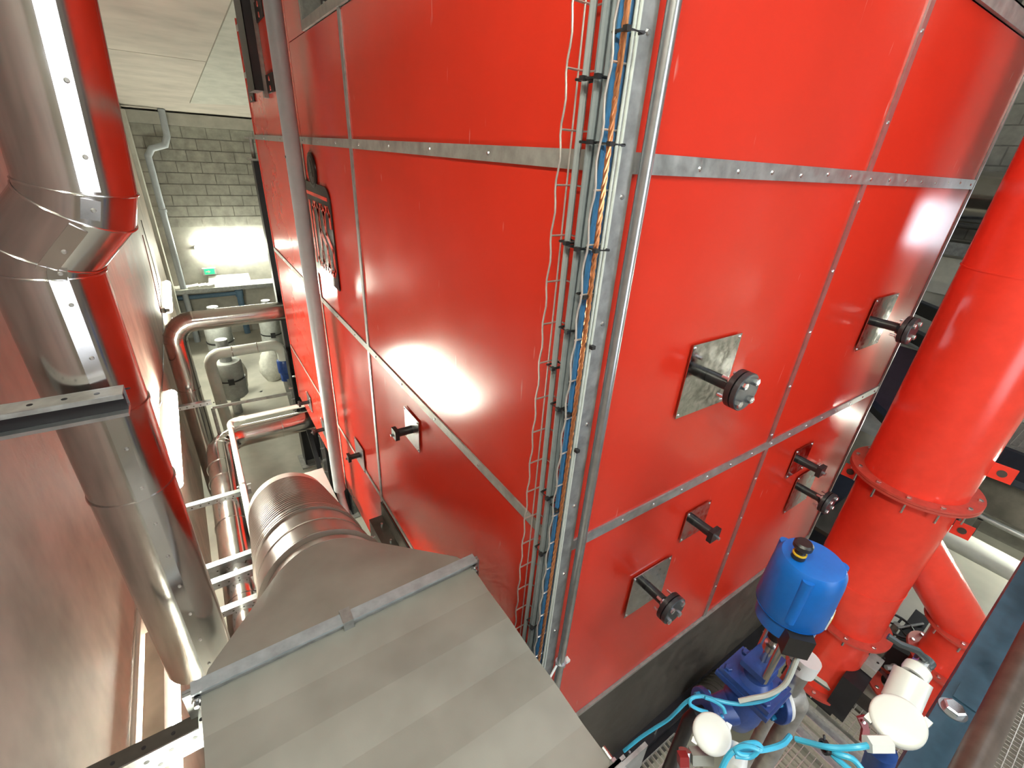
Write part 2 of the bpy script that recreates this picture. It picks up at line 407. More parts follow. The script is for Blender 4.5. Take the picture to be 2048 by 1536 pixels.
for z0, z1 in ((ZLO, ZB - .014), (ZB + .014, ZM - .018), (ZM + .018, ZT - sw/2)):
    lstrip(Y2 - .012, Y2 + .012, z0, z1)
# corner angle, edge angle, bottom trims, rear edge
MB().box((-.008, -.008, ZLO), (0.036, -.002, ZC)).box((-.008, -.002, ZLO), (-.002, 0.04, ZC)).build('corner_angle', 'galv', B)
MB().box((X2, -.008, -2.72), (X2 + .012, 0.05, ZC)).build('edge_angle', 'galv_bright', B)
MB().box((-.006, YB, ZLO), (0.05, YB + .012, 0.87)).build('edge_angle', 'red_flange', B)
MB().box((0.0, -.010, ZB - .018), (X2, 0.004, ZB)).build('bottom_trim', 'galv_dull', B)
# screws along the strips
scr = MB()
for i in range(1, 15): scr.lathe((0.10 + i*0.145, -st, ZT + random.uniform(-.004, .004)), (0, -1, 0), [(0, .006), (.003, .004)], 8).lathe((0.10 + i*0.145, -st, ZM), (0, -1, 0), [(0, .006), (.003, .004)], 8)
for i in range(1, 12): scr.lathe((X1, -st, ZB + i*0.22), (0, -1, 0), [(0, .006), (.003, .004)], 8)
for i in range(0, 12): scr.lathe((-.008, 0.022, ZC - .1 - i*0.2), (-1, 0, 0), [(0, .006), (.003, .004)], 8)
for i in range(1, 12):
    scr.lathe((.018, -.008, ZC - .03 - i*0.26), (0, -1, 0), [(0, .006), (.003, .004)], 8)
    scr.lathe((-st, 0.1 + i*0.36, ZT), (-1, 0, 0), [(0, .006), (.003, .004)], 8)
    scr.lathe((-st, 0.1 + i*0.36, ZM), (-1, 0, 0), [(0, .006), (.003, .004)], 8)
tag(scr.build('screws', 'zinc_bolt', B), kind='stuff')
# top angle frame and the dark recess above it
MB().box((0.0, -.012, ZC), (X2 + .01, 0.0, ZC + .055)).box((0.0, -.012, ZC + .05), (X2, 0.08, ZC + .055)).build('top_frame', 'galv_dull', B)
MB().box((-.012, 0.0, ZC), (0.0, 2.29, ZC + .04)).box((-.012, 2.26, ZC + .04), (0.0, 2.29, 1.1)).box((0.0, 2.275, ZC), (.10, 2.29, 1.1)).build('top_frame', 'galv_dull', B)
mb = MB().box((0.09, 0.1, 0.52), (0.1, 2.27, 1.15)); mb.build('recess_plate', 'black_paint', B)
hol = MB()
for i in range(14):
    for j in range(4): hol.lathe((0.089, 2.2 - i*0.11, 0.60 + j*0.11), (-1, 0, 0), [(0, .014), (.006, .012)], 10)
tag(hol.build('recess_bolts', 'zinc_bolt', B), kind='stuff')
MB().box((0.1, 0.10, 0.545), (X2 - .02, 0.11, 1.15)).build('recess_plate', 'black_paint', B)
MB().box((0.0, 2.29, ZC), (SK, Y2, 1.1)).build('panel', 'red_panel', B)
# dark plinth below the right side
MB().box((0.0, 0.004, -2.86), (X2, 0.03, ZB - .018)).build('plinth', 'dark_steel', B)
MB().box((0.0, -.07, -2.89), (X2, 0.03, -2.86)).build('plinth_flange', 'black_paint', B)
pb = MB()
for i in range(9): pb.cyl((0.25 + i*0.22, -.045, -2.86), (0.25 + i*0.22, -.045, -2.815), .007, 8)
tag(pb.build('plinth_bolts', 'zinc_bolt', B), kind='stuff')

# test nozzles with cover plates
def nozzle(face, a, zc, hp, L, flange, rp=0.019):
    """face 'R': pipe towards -y at x=a ; face 'L': pipe towards -x at y=a"""
    d = Vector((0, -1, 0)) if face == 'R' else Vector((-1, 0, 0)); sd = Vector((1, 0, 0)) if face == 'R' else Vector((0, 1, 0))
    c = Vector((a, 0, zc)) if face == 'R' else Vector((0, a, zc)); up = Vector((0, 0, 1))
    n = MB().cyl(c, c + d*L, rp, 20).build('nozzle', 'black_plastic', B)
    MB().obox(c + d*0.0085, sd*hp, up*hp, d*0.0015).build('cover_plate', 'galv_mirror' if face == 'R' else 'galv_bright', n)
    s4 = MB()
    for i in (-1, 1):
        for j in (-1, 1): s4.lathe(c + sd*i*(hp-.01) + up*j*(hp-.01) + d*.01, d, [(0, .005), (.003, .003)], 8)
    tag(s4.build('plate_screws', 'zinc_bolt', n), kind='stuff')
    if flange:
        R = 0.057
        MB().lathe(c + d*(L-.02), d, [(-.02, rp), (-.006, rp+.012), (0, R), (.016, R)], 28).build('weld_flange', 'black_plastic', n)
        MB().lathe(c + d*(L-.001), d, [(0, R*.95), (.001, R), (.015, R), (.017, R*.96)], 28).build('blind_flange', 'flange_grey', n)
        for k in range(4):
            an = math.pi/4 + k*math.pi/2
            q = c + sd*math.cos(an)*.040 + up*math.sin(an)*.040
            MB().cyl(q + d*(L-.05), q + d*(L+.02), .005, 8).hexb(q + d*(L+.016), d, .0115, .009).hexb(q + d*(L-.02), -d, .0115, .009).build('bolt', 'zinc_bolt', n)
    else:
        MB().obox(c + d*(L+.004), sd*.026, up*.024, d*.010).build('end_cap', 'black_plastic', n)
        MB().cyl(c + d*(L+.012) - up*.012 + sd*.012, c + d*(L+.024) - up*.012 + sd*.012, .007, 8).build('bolt', 'zinc_bolt', n)
    return n
mat('cleat', (0.34, 0.38, 0.41), 0.45, 0.3, nscale=20, var=0.18)
mat('flange_grey', (0.045, 0.055, 0.062), 0.38, 0.3, nscale=25, var=0.25)
mat('galv_mirror', (0.50, 0.50, 0.50), 0.16, 1.0, nscale=45, var=0.18, rvar=0.1)
nozzle('R', 0.50, -0.552, .117, .115, True); nozzle('R', 1.715, -0.559, .117, .125, True)
nozzle('R', 0.69, -1.215, .073, .085, False); nozzle('R', 0.488, -1.45, .107, .12, True)
nozzle('R', 1.487, -1.213, .080, .10, False); nozzle('R', 1.682, -1.465, .118, .135, True)
nozzle('L', 1.072, -1.19, .084, .085, False); nozzle('L', 2.085, -1.97, .098, .08, False)
nozzle('L', 3.89, -2.43, .09, .10, False); nozzle('L', 3.29, -2.43, .09, .10, False)

# maker's badge on the left side: plate with round emblem and cut-out letters
by0, by1, bz0, bz1 = 2.13, 2.98, -0.80, -0.225
def rrect(y0, y1, z0, z1, r, top_only=False, k=5):
    P = []
    for cy, cz, a0, rr in ((y1 - r, z1 - r, 0, r), (y0 + r, z1 - r, 90, r), (y0 + r, z0 + r, 180, r), (y1 - r, z0 + r, 270, r)):
        if top_only and a0 >= 180:
            P.append((y0 if a0 == 180 else y1, z0)); continue
        for i in range(k + 1):
            a = math.radians(a0 + 90*i/k); P.append((cy + rr*math.cos(a), cz + rr*math.sin(a)))
    return P
bad = MB().prism([(-.004, y, z) for y, z in rrect(by0, by1, bz0, bz1, .09, True)], (-.006, 0, 0)).build('badge', 'badge_black', B)
MB().lathe((-.004, 2.47, -0.155), (-1, 0, 0), [(0, .098), (.007, .098), (.009, .09)], 30).build('emblem', 'badge_black', bad)
MB().ring((-.0135, 2.47, -0.155), (1, 0, 0), .080, .074, .002, 30).prism([(-.0135, 2.43, -.19), (-.0135, 2.47, -.10), (-.0135, 2.51, -.19), (-.0135, 2.47, -.165)], (-.002, 0, 0)).build('emblem_mark', 'dark_steel', bad)
def stroke(mb, pts, wd):
    for (a, b) in zip(pts[:-1], pts[1:]):
        a, b = Vector((-.011, *a)), Vector((-.011, *b)); d = (b - a).normalized()
        mb.bar(a - d*wd*.35, b + d*wd*.35, .002, wd, up=d.cross(Vector((1, 0, 0))))
LT = MB(); lw, zt, zb_ = .034, -0.345, -0.715
def letter(y, kind):
    h = .060; zm = (zt + zb_)/2
    if kind == 'O': stroke(LT, [(y-h, zt-.03), (y-h, zb_+.03), (y-h+.03, zb_), (y+h-.03, zb_), (y+h, zb_+.03), (y+h, zt-.03), (y+h-.03, zt), (y-h+.03, zt), (y-h, zt-.03)], lw)
    if kind == 'S': stroke(LT, [(y-h, zt-.09), (y-h, zt-.03), (y-h+.03, zt), (y+h-.03, zt), (y+h, zt-.03), (y+h, zm+.04), (y-h, zm-.04), (y-h, zb_+.03), (y-h+.03, zb_), (y+h-.03, zb_), (y+h, zb_+.03), (y+h, zb_+.09)], lw)
    if kind == 'I': stroke(LT, [(y, zt), (y, zb_)], lw)
for i, k in enumerate('SSOIOS'): letter(by0 + .095 + i*.135, k)
LT.build('lettering', 'red_paint', bad)
MB().box((-.012, by0 + .05, bz1 - .075), (-.010, by1 - .05, bz1 - .055)).build('badge_line', 'red_paint', bad)

# door hinges and locking bar near the rear top of the left side
for yy, zz in ((4.30, 0.64), (4.36, 0.32), (3.42, 0.75), (3.40, 0.34)):
    h = MB().box((-.010, yy - .13, zz - .055), (-.001, yy + .13, zz + .055)).build('hinge', 'hinge_black', B)
    MB().lathe((-.010, yy, zz + .028), (-1, 0, 0), [(0, .016), (.004, .014)], 12).lathe((-.010, yy, zz - .028), (-1, 0, 0), [(0, .016), (.004, .014)], 12).build('bolt', 'red_flange', h)
db = MB().box((-.09, 3.55, 0.30), (-.085, 3.85, 1.02)).box((-.09, 3.845, 0.30), (-.03, 3.85, 1.02)).box((-.09, 3.55, 0.30), (-.03, 3.555, 1.02)).box((-.085, 3.555, .30), (-.03, 3.845, .305)).build('door_bar', 'black_paint', B)
MB().box((-.03, 3.56, 0.26), (-.001, 3.62, 1.0)).build('bar_guide', 'galv_dull', db)
for yy, z0, z1 in ((4.2, 0.45, 0.49), (4.2, 0.78, 0.82)): lstrip(3.85, YB, z0, z1, 'galv')
# black rear post and support legs
MB().box((.02, YB + .62, ZLO), (0.22, YB + .76, -0.22)).build('rear_post', 'black_paint', B)
MB().box((-.01, YB + .58, -0.22), (0.24, YB + .80, -0.20)).box((.0, YB + .58, -0.02), (0.24, YB + .80, 0.0)).cyl((.04, YB + .66, -.2), (.04, YB + .66, 0.0), .02, 10).build('post_bracket', 'galv_dull', B)
for yy, x0 in ((5.02, 0.0), (3.75, 0.05), (0.4, 0.2)):
    lg = MB().box((x0, yy, FL + .02), (x0 + .012, yy + .22, ZLO if yy < 4.6 else -2.3)).box((x0 + .012, yy + .10, FL + .02), (x0 + .2, yy + .114, ZLO)).box((x0 + .2, yy, FL + .02), (x0 + .212, yy + .22, ZLO)).build('leg', 'black_paint', B)
    MB().box((x0 - .06, yy - .06, FL + .001), (x0 + .27, yy + .28, FL + .02)).build('foot_plate', 'galv_dull', lg)
    for k in range(4): MB().cyl((x0, yy + .03, ZLO - .1 - .16*k), (x0 - .04, yy + .03, ZLO - .1 - .16*k), .012, 8).build('bolt', 'zinc_bolt', lg)
MB().bar((0.05, 4.95, -3.0), (0.05, 3.95, FL + .1), .05, .05).build('brace', 'black_paint', B)
# bracket on the lower seam of the left side
bk = MB().box((-.10, 0.95, -2.20), (-.006, 1.66, -2.19)).box((-.10, 0.95, -2.36), (-.094, 1.66, -2.20)).box((-.016, .95, -2.19), (-.006, 1.66, -2.08)).build('bracket', 'dark_steel', B)
for k in range(4):
    MB().cyl((-.10, 1.56 - .16*k, -2.25), (-.13, 1.56 - .16*k, -2.25), .008, 8).build('bolt', 'zinc_bolt', bk)
    MB().cyl((-.05, 1.56 - .16*k, -2.19), (-.05, 1.56 - .16*k, -2.165), .008, 8).build('bolt', 'zinc_bolt', bk)

# ------------------------------------------------------------------ cable tray and cables at the boiler corner
TR = thing('cable_tray', (-.035, .045, ZC), 'vertical wire mesh cable tray fixed along the boiler corner', 'cable tray')
def wav(z): return 0.004 * math.sin(z * 2*math.pi / 0.1)
TZ0, TZ1 = -2.62, 0.62
zs = [TZ0 + i*0.02 for i in range(int((TZ1 - TZ0)/0.02) + 1)]
rung_z = [0.247 - 0.0985*i for i in range(-3, 29)]
def tz(z): return 0.0035*math.cos((z - 0.247)*2*math.pi/0.0985)
MB().tube([(-.062, .098 + tz(z), z) for z in zs], .0022, 6).build('edge_wire', 'wire_tray', TR)
MB().tube([(-.062, -.012 + tz(z)*-1, z) for z in zs], .0022, 6).build('edge_wire', 'wire_tray', TR)
for (x, y) in ((-.034, .100), (-.013, .100), (-.013, .045), (-.013, -.010), (-.036, -.012)):
    MB().tube([(x, y, TZ0), (x, y, TZ1)], .0020, 6).build('long_wire', 'wire_tray', TR)
fr = None
for z in rung_z:
    if fr is None:
        fr = MB().tube([(-.062, .100, z), (-.011, .100, z), (-.011, -.012, z), (-.062, -.012, z)], .0022, 6).build('rung', 'wire_tray', TR); fz = z
    else:
        o = share(fr, TR); o.location = (0, 0, z - fz)
MB().box((-.014, .02, -0.10), (-.009, .06, -0.05)).build('fixing_plate', 'galv', TR)
def vcable(name, x, y, r, mt, label, cat='cable', group=None, ph=0, amp=.003, z0=TZ0 - .05, z1=TZ1 + .05, bow=0):
    zz = [z0 + (z1 - z0)*i/40 for i in range(41)]
    mb = MB().tube([(x + amp*.5*math.sin(z*5 + ph), y + amp*math.sin(z*3.1 + ph*1.7) + bow*math.sin(z*2.1 + .4), z) for z in zz], r, 8)
    return tag(mb.build(name, mt), label, cat, group)
vcable('conduit', -.040, .070, .0068, 'grey_plastic', 'grey plastic conduit, thickest line in the wire tray', 'conduit', ph=.5, amp=.003)
gl = ['grey cable hard against the conduit in the wire tray', 'second grey cable in the strapped grey bundle', 'third grey cable in the strapped grey bundle', 'grey cable at the blue side of the grey bundle']
for i, (x, y, r) in enumerate(((-.038, .040, .008), (-.046, .030, .007), (-.034, .024, .007), (-.026, .034, .0065))):
    vcable('signal_cable', x, y, r, 'cable_grey', gl[i], 'cable', 'grey cables in the wire tray', ph=i*.9, amp=.003)
bl = ['blue cable next to the grey bundle in the tray', 'middle blue cable of the three in the tray', 'blue cable beside the bare copper conductor']
for i, (x, y) in enumerate(((-.030, .006), (-.040, -.001), (-.030, -.007))):
    vcable('blue_cable', x, y, .0062, 'cable_blue', bl[i], 'cable', 'blue cables in the wire tray', ph=.3 + i*.15, amp=.0015)
for i, (x, y) in enumerate(((-.027, -.019), (-.020, -.021))):
    vcable('white_cable', x, y, .0032, 'cable_white', ['white cable beside the copper conductor on the corner angle', 'white cable lying outermost on the corner angle'][i], 'cable', 'white cables on the corner angle', ph=1 + i, amp=.0012)
# bare copper conductor, twisted strands, frayed loop on top
cp = thing('copper_conductor', (-.045, -.02, TZ1), 'bare twisted copper earth conductor hanging over the blue cables', 'conductor')
for k in range(3):
    zz = [TZ0 - .2 + (TZ1 + .25 - TZ0)*i/260 for i in range(261)]
    MB().tube([(-.044 + .003*math.cos(z*95 + k*2.09) , -.017 + .003*math.sin(z*95 + k*2.09) + .006*math.sin(z*2.2), z) for z in zz], .0028, 6).build('strand', 'copper', cp)
for k in range(4):
    MB().tube(smoothpath([(-.046 - .002*k, -.019 - .003*(k % 2), .62), (-.050, -.022 + .003*k, .30), (-.048, -.024 + .002*k, .16 + .02*k), (-.046, -.020, .10 + .015*k)], 6), .0026, 6).build('loose_strand', 'copper', cp)
# cable ties: on the tray
for (y0, y1, x, z, s) in ((.058, .080, -.054, .13, 1), (.018, .050, -.056, .13, 1), (.018, .048, -.056, .03, 1), (-.028, .006, -.050, .028, 1), (.056, .080, -.054, -.155, 1), (.018, .050, -.056, -.16, 1),
                          (-.028, .002, -.050, -.155, 1), (-.014, .012, -.050, -.25, 1), (.018, .048, -.056, -.335, 1), (-.030, -.018, -.022, -.36, 1), (.018, .048, -.056, -.53, 1), (-.030, -.018, -.022, -.63, 1),
                          (.018, .048, -.056, -.80, 1), (.016, .048, -.056, -1.0, 1), (.018, .048, -.056, -1.32, 1), (-.012, .012, -.050, -.53, 1), (-.012, .012, -.050, -.82, 1), (.056, .080, -.054, -.44, 1), (-.034, .000, -.054, .19, 1)):
    MB().tube([(x, y0, z), (x, y1, z), (-.020, y1 + .002, z), (-.020, y0 - .002, z)], .0028, 6, closed=True).obox((x - .003, y0, z), (.005, 0, 0), (0, .005, 0), (0, 0, .004)).build('cable_tie', 'black_plastic', TR)
# upright galvanised pipe beside the corner
GP = thing('corner_pipe', (.046, -.030, -2.7), 'shiny galvanised tube running up the boiler corner beside the strip', 'pipe')
MB().cyl((.046, -.030, -2.85), (.046, -.030, .75), .0128, 18).build('pipe_body', 'galv_bright', GP)
cl = MB().ring((.046, -.030, -1.52), (0, 0, 1), .018, .0128, .014, 18).build('clamp', 'galv_bright', GP)
MB().cyl((.028, -.030, -1.52), (-.010, -.045, -1.53), .004, 8).obox((.070, -.034, -1.52), (.008, 0, 0), (0, .008, 0), (0, 0, .006)).build('clamp_screw', 'white_plastic', cl)
# small junction box at the foot of the tray
jb = thing('junction_box', (-.05, -.01, -1.5), 'small grey metal box clipped near the foot of the wire tray', 'box')
MB().box((-.100, -.035, -1.60), (-.070, .005, -1.46)).build('body', 'galv_dull', jb); MB().box((-.104, -.038, -1.475), (-.066, .008, -1.458)).build('lid', 'galv', jb)

# ------------------------------------------------------------------ grey upright pipe in front of the left side
gp = thing('vent_pipe', (-.1, 2.47, -2.6), 'tall grey plastic pipe standing in front of the boiler badge', 'pipe')
MB().tube([(-.1, 2.445, 1.15), (-.1, 2.455, .6), (-.1, 2.474, -2.53)], .044, 24).build('pipe_body', 'grey_pvc', gp)
MB().tube([(-.1, 2.474, -2.50), (-.1, 2.44, -2.60), (-.11, 2.0, -2.86), (-.12, 1.3, -3.2)], .03, 16).build('lower_bend', 'grey_pvc', gp)
MB().lathe((-.144, 2.455, -0.09), (-1, 0, 0), [(0, .008), (.003, .006)], 10).build('plug', 'black_plastic', gp)

# ------------------------------------------------------------------ clad round duct on the left (polished sheet steel)
SD = thing('clad_duct', (-.945, .592, -1.42), 'polished steel clad flue duct with a kinked elbow beside the left wall', 'duct')
DR = .088
k0, k1, k2, k3, k4, k5 = Vector((-.735, .535, 1.6)), Vector((-.852, .556, -.10)), Vector((-.862, .560, -.135)), Vector((-.935, .588, -.215)), Vector((-.945, .592, -.255)), Vector((-.945, .592, -1.50))
DP = [k0, k1, k2, k3, k4, k5]
def dseg(a, b, pts):
    return MB().tube(pts, DR, 48)
# gores share mitred joints: cut the mitred polyline into its segments
full = MB().tube(DP, DR, 48, cap=False)
for i in range(5):
    mb = MB(); vs = full.v[i*48:(i+2)*48]
    mb.add(vs, [(k, (k+1) % 48, 48 + (k+1) % 48, 48 + k) for k in range(48)])
    mb.add(vs[:48], [tuple(reversed(range(48)))]) if i == 4 else None
    if i == 4: mb.add(vs[48:], [tuple(range(48))])
    mb.build('duct_section', 'steel_clad', SD)
    j = MB()
    if i > 0:
        ringv = full.v[i*48:(i+1)*48]; c = sum(ringv, Vector())/48
        j.tube([c + (v - c)*1.008 for v in ringv], .0022, 6, closed=True).build('swaged_seam', 'steel_clad', SD)
for z in (-.57, -.80):
    MB().ring((-.945, .592, z), (0, 0, 1), DR + .003, DR - .002, .006, 48).build('swaged_seam', 'steel_clad', SD)
# lap seam with screws, facing the camera
an = math.atan2(-1.28, .24) + math.radians(6)
so = Vector((math.cos(an), math.sin(an), 0))
sl = MB(); ss = MB()
for a, b in zip(DP[:-1], DP[1:]):
    t = (b - a).normalized(); o = (so - t*so.dot(t)).normalized(); sdv = t.cross(o)
    sl.obox((a + b)/2 + o*(DR + .0005), (b - a)/2, sdv*.014, o*.0012)
    n = max(1, int((b - a).length/.11))
    for i in range(n): ss.lathe(a + (b - a)*((i + .5)/n) + o*(DR + .0015) - sdv*.004, o, [(0, .0045), (.004, .003)], 8)
sl.build('lap_seam', 'steel_clad', SD); tag(ss.build('rivets', 'galv_dull', SD), kind='stuff')
# strut carrying the duct
sa, sb = onY(0, 828, .47), onY(245, 772, .47)
zst = -.50
ST = thing('support_strut', (-1.0, .46, zst), 'perforated steel channel strut crossing the polished duct', 'strut')
xe = sb.x
zst = (sb.z + sa.z)/2
MB().box((XL + .002, .44, zst), (xe, .482, zst + .004)).build('top_flange', 'galv_dull', ST)
MB().box((XL + .002, .482, zst - .042), (xe, .486, zst + .004)).build('side_wall', 'galv', ST)
MB().box((XL + .002, .436, zst - .006), (xe, .440, zst + .004)).build('side_lip', 'galv', ST)
MB().box((XL + .002, .452, zst - .038), (xe, .456, zst - .001)).build('slot_face', 'black_paint', ST)
MB().box((XL + .002, .434, zst - .046), (xe, .482, zst - .038)).build('lip', 'galv_bright', ST)
hs = MB()
for i in range(7): hs.lathe((XL + .03 + i*.05, .461, zst + .004), (0, 0, 1), [(0, .005), (.0006, .005)], 10)
tag(hs.build('slots', 'black_paint', ST), kind='stuff')
# ------------------------------------------------------------------ grey rectangular duct, transition and ribbed round duct
RZ, RB = -1.29, -1.86
RX0, RX1, RY0, RY1 = -.917, -.118, -.40, .30
RD = thing('rectangular_duct', (-.52, -.05, RB), 'dusty grey sheet metal duct box with folded stiffening ridges', 'duct')
ny = 6; mb = MB(); pr = []
for i in range(ny + 1):
    y = RY0 + (RY1 - RY0)*i/ny; pr.append((y, RZ + (0.0 if i % 2 else .006)))
top = MB()
for (ya, za), (yb, zb2) in zip(pr[:-1], pr[1:]):
    MB().prism([(RX0, ya, za), (RX0, yb, zb2), (RX0, yb, zb2 - .004), (RX0, ya, za - .004)], (RX1 - RX0, 0, 0)).build('ridge_panel', 'duct_sheet', RD, smooth=False)
MB().box((RX0, RY0, RB), (RX0 + .003, RY1, RZ)).build('side_panel', 'duct_sheet', RD)
MB().box((RX1 - .003, RY0, RB), (RX1, RY1, RZ)).build('side_panel', 'duct_sheet', RD)
MB().box((RX0, RY0, RB), (RX1, RY1, RB + .003)).build('bottom_panel', 'duct_sheet', RD)
def dflange(y, d):
    fl = MB().box((RX0 - .012, y, RZ - .03), (RX1 + .012, y + .008*d, RZ + .028)).box((RX0 - .012, y, RZ + .022), (RX1 + .012, y + .020*d, RZ + .028)).build('flange', 'galv', RD)
    MB().box((RX0 - .034, y, RB - .03), (RX0, y + .008*d, RZ + .028)).build('flange_side', 'galv', RD)
    MB().box((RX1, y, RB - .03), (RX1 + .026, y + .008*d, RZ + .028)).build('flange_side', 'galv', RD)
    return fl
dflange(RY1 - .008, 1); dflange(RY1 + .002, 1); dflange(RY0 + .008, -1); dflange(RY0 - .002, -1)
for x in (RX0 - .008, RX1 + .004):
    MB().cyl((x, RY1 - .035, RZ + .006), (x, RY1 + .04, RZ + .006), .006, 8).hexb((x, RY1 - .012, RZ + .006), (0, -1, 0), .011, .008).build('corner_bolt', 'zinc_bolt', RD)
    MB().cyl((x, RY0 - .035, RZ + .006), (x, RY0 + .05, RZ + .006), .006, 8).hexb((x, RY0 + .012, RZ + .006), (0, 1, 0), .011, .008).build('corner_bolt', 'zinc_bolt', RD)
MB().box((RX0 - .014, RY1 - .018, RZ + .0285), (RX1 + .014, RY1 + .020, RZ + .036)).build('flange_cleat', 'cleat', RD)
MB().box((RX0 + .36, RY1 - .02, RZ - .01), (RX0 + .39, RY1 + .03, RZ + .040)).build('flange_clip', 'galv', RD)
MB().box((RX1 - .02, RY0 - .002, RZ - .20), (RX1 + .09, RY0 - .012, RZ + .03)).build('corner_plate', 'galv', RD)
# transition to round
RR = .245
rc0, rc1 = Vector((-.525, .70, -1.605)), Vector((-.505, 2.17, -2.30))
rd = (rc1 - rc0).normalized()
TRN = thing('duct_transition', (-.52, .45, RB), 'dusty grey square to round duct transition behind the flange bar', 'duct fitting')
n = 48; mb = MB(); A_ = []; B_ = []
u = Vector((1, 0, 0)); u = (u - rd*u.dot(rd)).normalized(); v = rd.cross(u)
if v.z < 0: v = -v
for k in range(n):
    an = 2*math.pi*k/n; c, s = math.cos(an), math.sin(an); mx = max(abs(c), abs(s))
    A_.append(Vector(((RX0 + RX1)/2 + (RX1 - RX0)/2*c/mx, RY1 + .01, (RZ + RB)/2 + (RZ - RB)/2*s/mx)))
    B_.append(rc0 - rd*.06 + (u*c + v*s)*RR)
mid = []
for k in range(n):
    an = 2*math.pi*k/n; c, s = math.cos(an), math.sin(an); mx = max(abs(c), abs(s))
    mid.append(Vector(((RX0 + RX1)/2 + (RX1 - RX0)/2*.95*c/mx, RY1 + .07, (RZ + RB)/2 - .004 + (RZ - RB)/2*.99*s/mx)))
mb.add(A_ + mid + B_, [(k, (k+1) % n, n + (k+1) % n, n + k) for k in range(n)] + [(n + k, n + (k+1) % n, 2*n + (k+1) % n, 2*n + k) for k in range(n)])
mb.build('sheet_body', 'duct_sheet', TRN, ang=20)
MB().lathe(rc0 - rd*.07, rd, [(0, RR), (.04, RR + .002), (.045, RR - .006), (.075, RR - .006)], 64).build('collar', 'duct_round', TRN)
RDU = thing('ribbed_duct', (-.51, 1.4, -2.5), 'brownish round duct with flexible ribbed sleeve dipping along the corridor', 'duct')
MB().ring(rc0 + rd*.016, rd, RR + .014, RR - .01, .014, 64).build('joint_ring', 'duct_round', RDU)
MB().ring(rc0 + rd*.046, rd, RR + .010, RR - .01, .014, 64).build('joint_ring', 'duct_round', RDU)
MB().lathe(rc0 + rd*.03, rd, [(0, RR), (.22, RR), (.222, RR + .004), (.232, RR + .004), (.234, RR), (.46, RR)], 64).build('plain_section', 'duct_round', RDU)
for h in (.47, .505, .54):
    MB().ring(rc0 + rd*h, rd, RR + .010, RR - .01, .018, 64).build('bead_ring', 'duct_round', RDU)
prof = []
h = .55
while h < 1.40:
    prof += [(h, RR - .002), (h + .012, RR + .008), (h + .024, RR + .008), (h + .036, RR - .002)]; h += .040
MB().lathe(rc0, rd, prof, 64).build('ribbed_sleeve', 'duct_round', RDU)
MB().lathe(rc0, rd, [(1.40, RR), (1.42, RR + .006), (1.58, RR + .006), (1.6, RR)], 64).build('end_collar', 'white_clad', RDU)
# pale fan casing beyond the ribbed duct
FC = thing('fan_casing', (-.3, 2.6, FL), 'pale grey fan casing box under the boiler edge behind the ribbed duct', 'machine')
mat('grey_pale', (0.46, 0.48, 0.46), 0.5, nscale=6, var=0.06)
MB().box((-.50, 2.34, FL), (-.16, 2.80, -2.545)).build('casing', 'grey_pale', FC)
MB().box((-.52, 2.32, -2.545), (-.15, 2.82, -2.52)).build('casing_lid', 'grey_pale', FC)

# ------------------------------------------------------------------ perforated bracket at the wall under the grey duct
PB = thing('wall_bracket', (-1.05, .28, -1.45), 'bright perforated bracket arm between wall and grey duct', 'bracket')
bz = -1.36
MB().box((XL + .002, .262, bz), (RX0 - .02, .302, bz + .004)).build('top_flange', 'dark_steel', PB)
MB().box((XL + .002, .258, bz - .075), (RX0 - .02, .262, bz + .004)).build('face_plate', 'galv_bright', PB)
hs = MB()
for i in range(6):
    for j in range(2): hs.lathe((XL + .05 + i*.05 + .02*j, .258, bz - .022 - .034*j), (0, -1, 0), [(0, .006), (.0006, .006)], 12)
for i in range(5): hs.lathe((XL + .03 + i*.06, .28, bz + .004), (0, 0, 1), [(0, .005), (.0006, .005)], 10)
tag(hs.build('holes', 'black_paint', PB), kind='stuff')

tag(MB().tube([(XL + .012, -.4, -1.775), (XL + .012, 1.35, -1.775)], .008, 8).build('wall_conduit', 'soffit'), 'thin beige conduit along the left wall above the low lamp', 'conduit')

# ------------------------------------------------------------------ fluorescent lamps
def lamp(name, a, b, out, label, hm='white_plastic', hw_=.07):
    a, b, out = Vector(a), Vector(b), Vector(out)
    t = thing(name, (a + b)/2, label, 'lamp', 'fluorescent wall lamps')
    MB().bar(a, b, hw_, .05, up=out).build('housing', hm, t)
    d = (b - a).normalized()
    MB().tube([a + out*.055 + d*.02, b + out*.05 - d*.02], .045, 20).build('tube', 'tube_light', t)
    for q in (a + d*.01, b - d*.01): MB().obox(q + out*.04, d*.01, out*.03, d.cross(out)*.025).build('lamp_holder', 'white_plastic', t)
lamp('wall_lamp', (XL + .026, 2.55, -2.13), (XL + .026, 4.05, -2.13), (1, 0, 0), 'lit fluorescent lamp on the left wall beside the polished duct')
lamp('wall_lamp', (XL + .055, -.35, -1.87), (XL + .055, 1.12, -1.87), (.26, 0, -.966), 'beige backed fluorescent lamp low on the left wall beneath the bracket arm', 'concrete_wall')
lamp('wall_lamp', (XL + .026, -2.0, 1.35), (XL + .026, -.1, 1.35), (1, 0, 0), 'added fluorescent fill lamp high on the left wall, out of view')  # added out of frame to brighten the left boiler face and soffit
lamp('wall_lamp', (XL + .026, 6.7, -2.13), (XL + .026, 8.2, -2.13), (1, 0, 0), 'lit fluorescent lamp far along the left wall by the hanging cable')
lamp('wall_lamp', (-.64, YF - .03, -2.10), (.86, YF - .03, -2.10), (0, -1, 0), 'glaring fluorescent lamp across the rear block wall')
lamp('pipe_fill_lamp', (5.3, -2.1, -2.40), (5.3, -1.0, -2.40), (-.15, 0, -.989), 'added fill lamp under the stair tread grating, out of view', 'white_plastic', .22)  # unseen extra lamp, placed here to light the glossy white pipe
